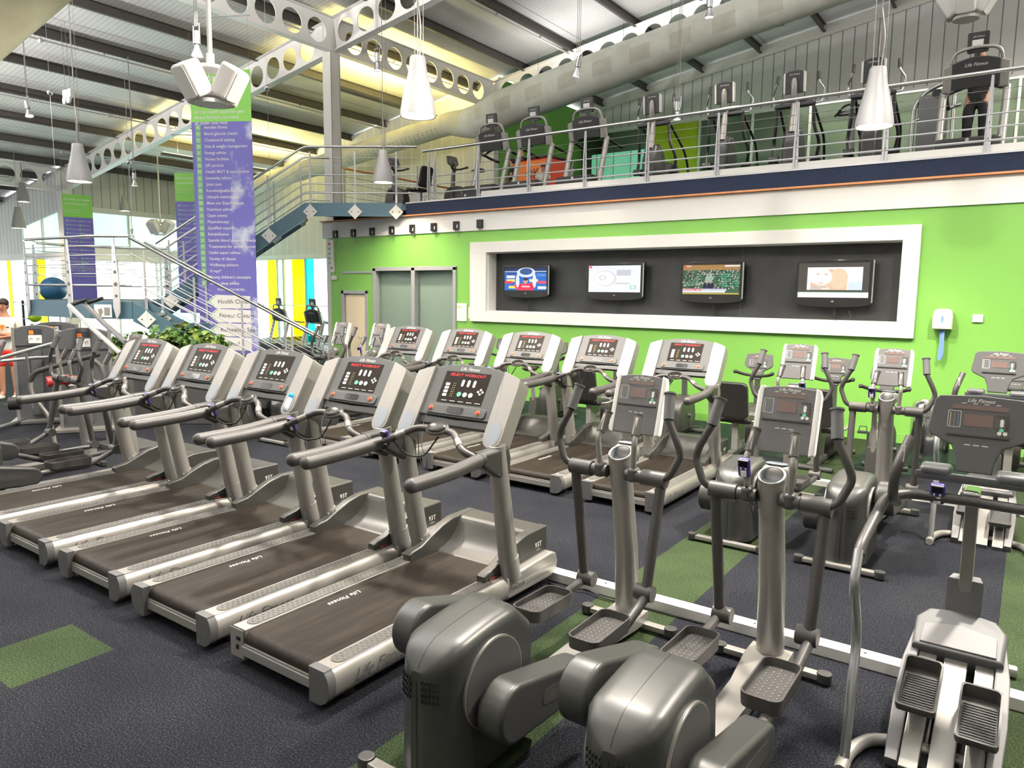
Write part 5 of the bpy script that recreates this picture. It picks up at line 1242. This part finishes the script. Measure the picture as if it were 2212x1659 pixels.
def batten(label, a, b):
    t = thing('fluorescent_batten', label, 'batten lamp', (a+b)/2); u = (b-a); T = frame((0, 0, 0), u, (0, 0, 1)); L_ = u.length
    m = M(T); m.box((0, 0, 0), (L_, .10, .16), .02); m.build('casing', 'silver_dark', t)
    m = M(T); m.cyl((-L_/2+.05, .05, 0), (L_/2-.05, .05, 0), .02, 10); m.build('tube', 'tube_glow', t)
    m = M(T)
    for x in (-L_*.4, L_*.4): m.cyl((x, .05, 0), (x, 1.6, 0), .005, 5)
    m.build('hanging_cord', 'wire', t)
    l = bpy.data.lights.new('tube_light', 'AREA'); l.shape = 'RECTANGLE'; l.size = L_; l.size_y = .2; l.energy = 150; l.color = (1, .86, .30)
    lo = bpy.data.objects.new('tube_light', l); C.objects.link(lo); lo.parent = t; lo.location = (0, 0, .12)
    lo.matrix_local = frame((0, 0, .12), u, V((u.x, u.y, 0)).cross(V((0, 0, -1)))) if 0 else frame((0, 0, .12), u, u.cross(V((0, 0, 1)))) 
    # orient so that -Z of the lamp points up
    M_ = frame((0, 0, .12), u, V((0, 0, 1)).cross(u)*-1); lo.matrix_local = M_
batten('long grey batten lamp shining up at the roof, behind the white column', V((-14.3, 12.2, 6.95)), V((-14.3, 16.4, 6.95)))
batten('long batten lamp shining up at the roof, behind the large banner', V((-21.2, 11.9, 5.95)), V((-21.2, 16.9, 5.95)))
def cluster(label, p, s, dirs, pole, sc=1.):
    t = thing('speaker_cluster', label, 'speakers', p); m = M()
    if pole: m.cyl((0, 0, .12), (0, 0, roofz(p.x)-p.z), .022, 10); m.cyl((0, 0, .1), (0, 0, .22), .035, 12)
    m.cyl((0, 0, .08), (0, 0, .11), .11*sc, 16); m.cyl((0, 0, -.2*sc), (0, 0, -.17*sc), .13*sc, 16); m.build('hanging_pole', 'speaker_white', t)
    for az in dirs:
        R = Matrix.Rotation(az, 4, 'Z') @ Matrix.Translation((0, -.17*sc, -.04)) @ Matrix.Rotation(.55, 4, 'Y' if 0 else 'X')
        m = M(R); m.box((0, 0, 0), (.19*sc, .17*sc, .27*sc), .03*sc, 3); m.m = 1; m.T = R @ XZ(-.086*sc); m.prism(rrect(-.08*sc, -.12*sc, .08*sc, .12*sc, .02*sc), 0, .004)
        m.build('speaker', ['speaker_white', 'paper'], t)
    return t
cluster('cluster of white speakers on a ceiling pole in front of the large banner', AD(456, 172, 6.5), 1, [math.radians(a) for a in (2, 112, 192, 282)], True, 1.1)
cluster('distant cluster of speakers before the frosted windows', AD(347, 488, 24), 1, [math.radians(a) for a in (20, 110, 200, 290)], True, 1.6)
cluster('cluster of cream speakers at the top right above the balcony', AD(2090, 2, 12), 1, [math.radians(a) for a in (0, 80, 190, 270)], True, 1.5)
t = thing('emergency_light', 'white twin-lamp emergency unit hanging under the roof at the left', 'emergency light', AD(148, 203, 15))
m = M(); m.box((0, 0, 0), (.36, .09, .17), .01); m.build('casing', 'white_paint', t)
for s in (-1, 1): m = M(); m.cyl((.09*s, -.02, -.13), (.09*s, -.06, -.13), .075, 16); m.build('lamp_head', 'white_paint', t)
m = M(); m.cyl((-.12, 0, .08), (-.15, 0, roofz(-16.5)-5.98), .004, 5); m.cyl((.1, 0, .08), (0, 0, roofz(-16.5)-5.98), .004, 5); m.build('hanging_cord', 'wire', t)
for u, v, D, lb in ((108, 200, 15, 'left'), (278, 350, 17, 'middle'), (577, 190, 14, 'right')):
    p = AD(u, v, D); m = M(); m.sph((0, 0, 0), .06, 10); m.cyl((0, 0, 0), (0, 0, roofz(p.x)-p.z), .004, 5); m.cyl((0, 0, 0), (0, 0, -2.6), .004, 5)
    tag(m.build('hanging_sensor', 'steel', None, 40, p), 'small round fitting on a thin cord under the roof, %s one' % lb, 'fitting')

# ------------------------------------------------------------------ weight machines on the left
def weight_tower(label, loc, rz, W=.46):
    t = thing('weight_machine', label, 'weight machine', loc, rz)
    for s in (-1, 1): m = M(); m.box(((W/2+.02)*s, 0, .72), (.05, .12, 1.42), .015); m.build('upright', 'silver', t)
    m = M(XZ(.05)); m.prism([(-W/2, .05), (W/2, .05), (W/2, 1.2), (-W/2, 1.2)], 0, .10); m.build('stack_shroud', 'shroud', t)
    m = M(XZ(-.03)); m.prism([(-W/2, 1.15), (W/2, 1.15), (W/2, 1.38)] + [(W/2*math.cos(math.radians(a)), 1.38+.075*math.sin(math.radians(a))) for a in (20, 50, 80, 100, 130, 160)] + [(-W/2, 1.38)], -.10, .04, .01)
    h = m.build('top_shroud', 'dark_plastic' if 0 else 'shroud', t)
    m = M(XZ(-.075)); m.prism(rrect(-.08, 1.19, .09, 1.31, .01), 0, .006); m.m = 1; m.prism(rrect(-.08, 1.31, .09, 1.40, .01), 0, .005); m.m = 2; m.prism(rrect(-.07, 1.32, -.01, 1.38, .01), .005, .007); m.m = 1
    for a in (-.045, .045): m.tube(arc(0, 0, .02, 30, 250, 6) and [(a+.018*math.cos(q), 1.245+.022*math.sin(q), .008) for q in (0, 1, 2, 3, 4)], .003, 4)
    m.build('placard', ['paper', 'ink', 'poster_orange'], h)
    m = M(); m.box((0, -.06, .62), (.14, .03, 1.0)); m.build('weight_stack', 'weight_stack', t)
    m = M(); m.box((0, .0, .03), (W+.2, .5, .05), .01); m.build('foot_frame', 'silver', t)
    return t
p_ = AD(74, 690, 10.8)
w1 = weight_tower('weight stack machine at the left with a red padded seat in front', (p_.x, p_.y, 0), math.atan2(-p_.x, p_.y)-.15, .50)
m = M(); m.box((-.34, -1.5, 1.02), (.11, .36, .62), .05, 3, R=Matrix.Rotation(.42, 3, 'Y')); m.build('seat_pad', 'red_vinyl', w1)
m = M(); m.tube([(-.12, -1.5, 1.32), (-.66, -1.5, .06)], .032, 12); m.tube([(-.66, -1.5, .05), (-.2, -.1, .05)], .03, 10); m.tube(rnd([(-.9, -1.6, .98), (-.4, -1.2, 1.02), (.28, -.2, 1.20)], .1), .026, 12); m.tube([(-.35, -.6, .98), (.3, -.15, 1.0)], .024, 8); m.tube([(-.02, -.7, 1.08), (-.0, -.6, .3)], .018, 8); m.tube([(-.3, -.5, .42), (.28, -.2, .42)], .03, 8); m.build('frame_tube', 'steel', w1)
m = M(); m.cyl((-.22, -.95, .42), (-.08, -.95, .42), .09, 20); m.build('roller_pad', 'black_vinyl', w1)
p_ = AD(178, 688, 10.2)
w2 = weight_tower('weight stack machine at the left with red leg rollers, right of its neighbour', (p_.x, p_.y, 0), math.atan2(-p_.x, p_.y)-.15, .60)
m = M()
for s in (-1, 1): m.cyl((-.07+.02*s, -1.2, .86+.0*s), (-.07+.17*s, -1.26, .84), .065, 20)
m.build('roller_pad', 'red_vinyl', w2)
m = M(); m.tube(rnd([(.36, -.9, .0), (.34, -.95, .98), (.2, -1.0, 1.12)], .15), .035, 12); m.tube([(-.07, -1.2, .85), (.1, -.3, .3)], .028, 10); m.tube(rnd([(-.42, -1.2, .88), (-.43, -1.2, .70), (-.25, -1.2, .40), (-.2, -1.2, 0)], .1), .026, 10); m.build('frame_tube', 'silver', w2)
m = M(); g = rnd([(.34, -1.15, 1.17), (-.2, -1.2, 1.02), (-.38, -1.2, .96), (-.43, -1.2, .84)], .08); m.tube(g, .030, 12); m.build('arm_rail', 'rubber', w2)
p_ = AD(118, 681, 12.0)
w3 = weight_tower('weight machine behind the two left ones, only its arched top showing', (p_.x, p_.y, 0), math.atan2(-p_.x, p_.y)-.15, .6)
t = thing('lever_arm_machine', 'plate machine with two long lever arms raised over the weight towers', 'weight machine', (0, 0, 0))
for a, b, mt in (((150, 660), (262, 765), 'silver'), ((183, 657), (275, 742), 'silver_dark')):
    P = AD(*a, 10.5); Q = AD(*b, 8.9); m = M(); m.tube([P, P.lerp(Q, .5)+V((0, 0, -.02)), Q], .035, 12); m.build('lever_arm', mt, t)
    m = M(); m.tube([P, P+V((.28, .12, .09))], .026, 12); m.build('hand_grip', 'rubber', t)
m = M(); q = AD(270, 760, 9.1); m.box((q.x, q.y, q.z/2), (.12, .12, q.z), .01); m.box((q.x, q.y, .03), (.8, .5, .06), .01); m.build('frame_post', 'silver_dark', t)

# ------------------------------------------------------------------ planter with leafy plants
pl = thing('leafy_plant', 'bushy green leafy plants in a dark trough between the treadmills and the stairs', 'plant', (-10.6, 5.85, 0), .62)
m = M(); m.box((0, 0, .42), (1.5, .42, .84), .02); m.box((0, 0, .80), (1.56, .46, .06), .01); m.build('trough', 'planter', pl)
rr = random.Random(5)
def leafy(m, n, cx, cy, cz, sx, sy, sz, ls):
    for i in range(n):
        a = rr.random()*2*PI; r = math.sqrt(rr.random()); h = rr.random()
        c = V((cx+sx*r*math.cos(a), cy+sy*r*math.sin(a), cz+sz*(h-.3)*(1-.5*r)))
        d = V((rr.uniform(-1, 1), rr.uniform(-1, 1), rr.uniform(-.25, 1))).normalized(); n_ = d.cross(V((rr.random(), rr.random(), rr.random()-.5))).normalized()
        l = ls*rr.uniform(.6, 1.3); w = l*.28; u = n_.cross(d)
        dr = V((0, 0, -.25*l)); m.m = 0 if rr.random() < .65 else 1
        m.add([c, c+d*l*.45+n_*w, c+d*l*.45-n_*w, c+d*l*.45+u*.012, c+d*l+dr*1], [(0, 1, 3), (0, 3, 2), (1, 4, 3), (3, 4, 2)])
m = M()
for cx, cz, sz in ((-.55, 1.0, .45), (-.15, 1.05, .55), (.3, 1.1, .6), (.62, 1.05, .4)): leafy(m, 420, cx, 0, cz, .36, .30, sz, .16)
m.build('foliage', ['leaf', 'leaf_light'], pl, 0)['kind'] = 'stuff'
m = M()
for i in range(16): x = -.65+1.3*i/15; m.tube([(x, 0, .8), (x+rr.uniform(-.1, .1), rr.uniform(-.1, .1), 1.1), (x+rr.uniform(-.2, .2), rr.uniform(-.15, .15), 1.35)], .007, 5)
m.build('stems', 'leaf', pl)

# ------------------------------------------------------------------ balls
for p, r, mt, lb in ((AD(115, 625, 19.5), .33, 'ball_blue', 'large dark blue exercise ball on the far rack behind the landing'), (AD(75, 683, 19), .16, 'ball_green', 'small lime green exercise ball at the far left')):
    m = M(); m.sph((0, 0, 0), r, 28); o = m.build('exercise_ball', mt, None, 60, p); tag(o, lb, 'exercise ball')
m = M(); q = AD(115, 650, 19.5)
for s in (-1, 1):
    m.cyl((q.x+.35*s, q.y, 0), (q.x+.35*s, q.y, q.z+.0), .02, 8)
for z in (.4, .9, q.z-.05): m.cyl((q.x-.35, q.y-.1, z), (q.x+.35, q.y-.1, z), .015, 8); m.cyl((q.x-.35, q.y+.1, z), (q.x+.35, q.y+.1, z), .015, 8)
tag(m.build('ball_rack', 'steel', None), 'steel rack under the dark blue exercise ball', 'rack')
q = AD(52, 700, 18); m = M(); m.box((q.x, q.y, .85), (.05, .05, 1.7)); 
for k in range(3): m.box((q.x+.12, q.y, .9+.35*k), (.3, .04, .03))
tag(m.build('equipment_stand', 'dark_plastic', None), 'thin black stand with short arms behind the person at the left', 'stand')

# ------------------------------------------------------------------ balcony extras
t = thing('display_counter', 'red and orange display counter with letters on the balcony', 'display', (-9.95, 15.0, 3.8), -.12)
m = M(); m.prism([(-.55, -.35), (.55, -.35), (.55, .35), (-.55, .35)], 0, 1.35, .03); m.build('body', 'poster_red', t)
m = M(XZ(-.352)); m.prism([(-.5, .9), (-.2, .8), (.1, .95), (.5, .8), (.5, 1.3), (-.5, 1.3)], 0, .004); m.build('orange_flash', 'poster_orange', t)
m = M(XZ(-.358)); m.text('OK', .30, .08, 1.0, 0, 0, .01); m.m = 1; m.text('K', .30, .38, .98, 0, 0, .01); m.text('YOU', .22, .25, .62, 0); m.box((-.08, .6, 0), (.14, .03, .01)); m.build('lettering', ['ink', 'paper'], t)
m = M(); m.box((0, 0, 1.37), (1.2, .8, .05), .01); m.build('counter_top', 'dark_plastic', t)
m = M(XZ(0)); m.prism([(-.75, 1.15), (-.6, 1.2), (-.5, 1.5), (-.6, 1.8), (-.72, 1.55), (-.8, 1.35)], 0, .02); tag(m.build('flame_sign', 'poster_orange', t), 'orange flame-shaped sign')
t = thing('cable_machine', 'grey cable machine standing behind the balcony railing at the right', 'weight machine', (-1.62, 14.2, 3.8))
m = M(); m.box((0, 0, .85), (.42, .3, 1.3), .04); m.build('stack_shroud', 'silver_dark', t)
m = M(); m.tube(rnd([(-.28, -.1, .1), (-.28, -.1, 1.35), (-.1, -.1, 1.58), (.5, -.1, 1.78)], .2), .035, 12); m.tube([(.3, -.1, .1), (.3, -.1, 1.7)], .03, 10); m.tube([(-.28, -.12, 1.1), (.4, -.12, 1.3)], .03, 10); m.build('frame_tube', 'steel', t)
m = M(); m.cyl((.05, -.16, 1.5), (.05, -.05, 1.5), .07, 16); m.cyl((.35, -.16, 1.58), (.35, -.05, 1.58), .07, 16); m.build('pulley', 'rubber', t)
t = thing('chest_press_machine', 'grey press machine with a red seat behind the balcony ellipticals', 'weight machine', (-3.0, 14.9, 3.8))
m = M(); m.box((0, 0, .8), (.12, .16, 1.6), .03); m.box((0, -.05, 1.55), (.5, .1, .08), .02); m.box((0, -.3, .05), (.5, 1.0, .08), .02); m.build('frame_tube', 'silver_dark', t)
m = M(); m.box((-.05, -.4, .5), (.5, .3, .09), .03); m.build('seat', 'red_vinyl', t)
m = M(); m.tube(rnd([(-.28, -.1, 1.5), (-.1, -.2, 1.66), (.1, -.2, 1.66), (.28, -.1, 1.5)], .08), .02, 8); m.build('handlebar', 'rubber', t)
m = M(); m.box((-7.0, 15.6, 4.55), (.42, .3, .75), .04, R=Matrix.Rotation(.2, 3, 'Y')); tag(m.build('loudspeaker_box', 'dark_plastic', None), 'tilted dark box in the green-lit corner of the balcony', 'box')
BX = AY(1345, 350, 21.2).x
m = M(); m.box((BX, 21.2, 5.15), (2.2, .05, 2.6)); m.m = 1
for k in range(4): m.box((BX-.9+.6*k, 21.16, 5.15), (.03, .03, 2.6))
tag(m.build('lit_booth', ['green_glow', 'cream_white'], None), 'green-lit glass booth at the back of the balcony', 'booth')

# ------------------------------------------------------------------ people
def person(label, loc, rz, h=1.78, top='white_cloth', low='red_cloth', pose='crossed', longleg=False, arms=True, hair_='hair'):
    t = thing('person', label, 'person', loc, rz); k = h/1.78
    def skin(nm, mt, nodes, edges, root=0, sub=1):
        me = bpy.data.meshes.new(nm); me.from_pydata([tuple(V(p[:3])*k) for p in nodes], edges, []); o = bpy.data.objects.new(nm, me); C.objects.link(o)
        md = o.modifiers.new('s', 'SKIN'); md.use_smooth_shade = True
        for i, p in enumerate(nodes):
            s = me.skin_vertices[0].data[i]; s.radius = (p[3]*k, (p[4] if len(p) > 4 else p[3])*k); s.use_root = i == root
        sb = o.modifiers.new('d', 'SUBSURF'); sb.levels = sb.render_levels = 2
        dg = bpy.context.evaluated_depsgraph_get(); e_ = o.evaluated_get(dg); me2 = bpy.data.meshes.new_from_object(e_); bpy.data.objects.remove(o)
        me2.materials.clear(); me2.materials.append(MATS[mt]); me2.shade_smooth(); o2 = bpy.data.objects.new(nm, me2); C.objects.link(o2); o2.parent = t; return o2
    N_ = [(0, 0, .95, .13, .10), (0, 0, 1.15, .115, .09), (0, 0, 1.36, .14, .095), (0, -.01, 1.48, .07, .06), (0, -.015, 1.56, .052, .052), (0, -.03, 1.64, .068, .08), (0, -.03, 1.72, .07, .085)]
    Eg = [(0, 1), (1, 2), (2, 3), (3, 4), (4, 5), (5, 6)]
    st_ = .0 if pose != 'walk' else .16
    for s in (-1, 1):
        i = len(N_); N_ += [(.10*s, 0, .88, .09, .09), (.105*s, -st_*s-.02, .50, .062, .062), (.105*s, .0 if pose != 'walk' else .1*s, .10, .04, .04), (.115*s, -.12+.1*s*(pose == 'walk'), .04, .04, .03)]; Eg += [(0, i), (i, i+1), (i+1, i+2), (i+2, i+3)]
        i = len(N_)
        if pose == 'crossed': N_ += [(.19*s, 0, 1.42, .052, .052), (.25*s, .0, 1.15, .042, .042), (.08*s, -.18, 1.13+.03*s, .035, .035), (-.12*s, -.19, 1.16+.03*s, .028, .024), (-.19*s, -.16, 1.18+.03*s, .02, .03)]
        else: N_ += [(.19*s, 0, 1.42, .052, .052), (.25*s, .03, 1.15, .042, .042), (.22*s, -.2, 1.08, .033, .033), (.19*s, -.30, 1.12, .028, .022), (.18*s, -.36, 1.13, .022, .028)]
        Eg += [(2, i), (i, i+1), (i+1, i+2), (i+2, i+3), (i+3, i+4)]
    skin('body', 'skin', N_, Eg)
    # face features
    m = M(); 
    for s in (-1, 1): m.sph((.028*s*k, -.108*k, 1.665*k), .010*k, 8); 
    m.m = 1; m.sph((0, -.122*k, 1.635*k), (.011*k, .018*k, .018*k), 8)
    for s in (-1, 1): m.sph((.073*s*k, -.03*k, 1.65*k), (.01*k, .02*k, .028*k), 8)
    m.m = 2; m.sph((0, -.108*k, 1.60*k), (.022*k, .008*k, .006*k), 8); m.build('face', ['hair', 'skin', 'red_vinyl'], t)
    m = M(); m.sph((0, -.008*k, 1.715*k), (.086*k, .098*k, .085*k), 16); m.sph((0, .03*k, 1.66*k), (.078*k, .07*k, .08*k), 14); m.build('hair', hair_, t)
    S = [(0, 0, .84, .15, .12), (0, 0, .93, .155, .125), (0, 0, 1.15, .14, .115), (0, 0, 1.36, .165, .12), (0, 0, 1.455, .09, .08)]; Es = [(0, 1), (1, 2), (2, 3), (3, 4)]
    for s in (-1, 1): i = len(S); S += [(.19*s, 0, 1.415, .072, .07), (.235*s, .0, 1.24, .068, .066)]; Es += [(3, i), (i, i+1)]
    skin('top_garment', top, S, Es)
    Lw = [(0, 0, .96, .15, .12), (0, 0, .90, .15, .12)]; El = [(0, 1)]
    for s in (-1, 1):
        i = len(Lw)
        if longleg: Lw += [(.10*s, 0, .86, .10, .10), (.105*s, -st_*s-.02, .50, .072, .072), (.105*s, .0 if pose != 'walk' else .1*s, .14, .055, .055)]; El += [(1, i), (i, i+1), (i+1, i+2)]
        else: Lw += [(.10*s, 0, .84, .105, .105), (.115*s, -.01, .55, .10, .10)]; El += [(1, i), (i, i+1)]
    skin('trousers' if longleg else 'shorts', low, Lw, El)
    for s in (-1, 1):
        m = M(); m.sph((.115*s*k, (-.08+.1*s*(pose == 'walk'))*k, .035*k), (.05*k, .13*k, .045*k), 12); m.build('shoe', 'white_cloth' if not longleg else 'black_cloth', t)
    return t
pm = AZ(10, 800, 0); pm = AD(6, 640, 13.0)
o = person('person with crossed arms in a white t-shirt and red shorts at the left edge', (pm.x, pm.y, 0), .9, 1.80)
m = M(frame((0, -.135, 1.30), (1, 0, 0), (0, 0, 1))); m.prism([(-.05, .03), (0, -.06), (.05, .03), (0, .05)], 0, .006); m.m = 1; m.box((-.08, 0, 0), (.05, .02, .006)); m.box((.08, 0, 0), (.05, .02, .006)); m.build('shirt_print', ['poster_orange', 'ink'], o)
person('person in black exercising on the right balcony treadmill, seen behind its console', (-.92, 12.95, 4.0), 0, 1.72, 'black_cloth', 'black_cloth', 'hold', True)
person('person in a black top behind the leftmost balcony treadmills', (-9.75, 13.6, 3.8), -1.2, 1.2, 'black_cloth', 'black_cloth', 'hold', True)
person('person in a white top standing by the red counter on the balcony', (-9.45, 14.4, 3.8), .3, 1.15, 'white_cloth', 'black_cloth', 'hold', True)

# ================================================================== LIGHT
w = bpy.data.worlds.new('world'); bpy.context.scene.world = w; w.use_nodes = True
bg = w.node_tree.nodes['Background']; bg.inputs[0].default_value = (.93, .98, 1, 1); bg.inputs[1].default_value = 4.5
# unseen high-bay pendants added as fill light over the rest of the hall
fill_pendants = [(-8.5, 1.0, 5.2), (-3.5, .5, 5.2), (1.5, 1.5, 5.4), (-3.2, 5.0, 6.0), (.8, 6.0, 6.2), (-12, 2.0, 5.0), (-5.5, -3.0, 5.2), (.5, -3.2, 5.4), (1.2, 18.2, 9.0), (4.5, 13.2, 9.2), (4.0, 11.0, 8.0), (-8.0, 5.0, 5.6)]
# pendant shells around the added lamps, one group
for i, (x, y, z) in enumerate(fill_pendants):
    e_ = (170, 125, 130, 1500, 2000, 320, 80, 80, 1000, 1100, 1000, 1000)[i]
    t = thing('pendant_lamp', 'unseen bell pendant lamp added as fill light over the gym floor', 'pendant lamp', (x, y, z), 0, 'added fill pendants beyond the view')
    m = M(); s = 1.1; m.lathe([(.19*s, 0), (.188*s, .05*s), (.165*s, .19*s), (.13*s, .33*s), (.095*s, .50*s), (.075*s, .61*s), (0, .612*s)], 20); m.cyl((0, 0, .6), (0, 0, roofz(x)-z), .006, 5); m.build('shade', 'lamp_shell', t)
    m = M(); m.lathe([(.168*s, .03*s), (0, .015*s)], 20); m.build('glow_disc', 'lamp_glow', t)
    l = bpy.data.lights.new('bulb', 'SPOT'); l.energy = e_; l.spot_size = math.radians(160); l.spot_blend = .8; l.shadow_soft_size = .2; l.color = (1, .92, .80)
    lo = bpy.data.objects.new('bulb', l); C.objects.link(lo); lo.parent = t; lo.location = (0, 0, -.02)
for i, (x, y) in enumerate(((-6.0, 4.5), (-.5, 5.5), (3.6, 13.), (-10., 1.), (-19., 1.0))):  # out-of-view uplights, added to lift the roof brightness
    t = thing('fluorescent_batten', 'unseen batten lamp added to brighten the roof from below', 'batten lamp', (x, y, roofz(x)-2.6), 0, 'added uplight battens beyond the view')
    m = M(); m.box((0, 0, 0), (.14, 3.2, .1), .02); m.build('casing', 'silver_dark', t)
    l = bpy.data.lights.new('tube_light', 'AREA'); l.shape = 'RECTANGLE'; l.size = .3; l.size_y = 3; l.energy = (900, 380, 380, 1100, 1500)[i]; l.color = (1, .97, .94)
    lo = bpy.data.objects.new('tube_light', l); C.objects.link(lo); lo.parent = t; lo.location = (0, 0, .1); lo.rotation_euler = (PI, 0, 0)
for i, x in enumerate((-9.6, -6.0, -2.4)):  # extra uplights put in out of sight behind the duct, for roof and rear wall
    z = 7.0+.155*(x+9.3)+.1
    t = thing('fluorescent_batten', 'added batten lamp hidden behind the duct to brighten the roof, %s of three' % ('left', 'middle', 'right')[i], 'batten lamp', (x, 16.15, z))
    m = M(); m.box((0, 0, 0), (2.6, .12, .08), .02); m.cyl((-1.2, 0, 0), (-1.2, 0, 1.0), .004, 5); m.cyl((1.2, 0, 0), (1.2, 0, 1.3), .004, 5); m.build('casing', 'silver_dark', t)
    l = bpy.data.lights.new('tube_light', 'AREA'); l.shape = 'RECTANGLE'; l.size = 2.4; l.size_y = .2; l.energy = 26; l.color = (1, .97, .95)
    lo = bpy.data.objects.new('tube_light', l); C.objects.link(lo); lo.parent = t; lo.location = (0, 0, .06); lo.rotation_euler = (PI, 0, 0)
gl = bpy.data.lights.new('booth_light', 'POINT'); gl.energy = 10; gl.color = (.1, 1, .4); gl.shadow_soft_size = .2
go = bpy.data.objects.new('booth_light', gl); C.objects.link(go); go.location = (-7.6, 20.5, 5.5)
sl_ = bpy.data.lights.new('studio_fill', 'AREA'); sl_.energy = 160; sl_.size = 6; sl_.color = (1, 1, .85)  # fill lamp without a fixture, added to brighten the room behind the glass
so = bpy.data.objects.new('studio_fill', sl_); C.objects.link(so); so.location = (-3, 23.3, 7.3)

sc = bpy.context.scene
sc.view_settings.view_transform = 'Standard'; sc.view_settings.look = 'None'; sc.view_settings.gamma = 1; sc.view_settings.use_curve_mapping = False
sc.view_settings.exposure = .85
sc.cycles.max_bounces = 6; sc.cycles.diffuse_bounces = 3; sc.cycles.glossy_bounces = 3; sc.cycles.transparent_max_bounces = 10
sc.cycles.caustics_reflective = False; sc.cycles.caustics_refractive = False; sc.cycles.sample_clamp_indirect = 4
try: sc.cycles.use_denoising = True
except Exception: pass
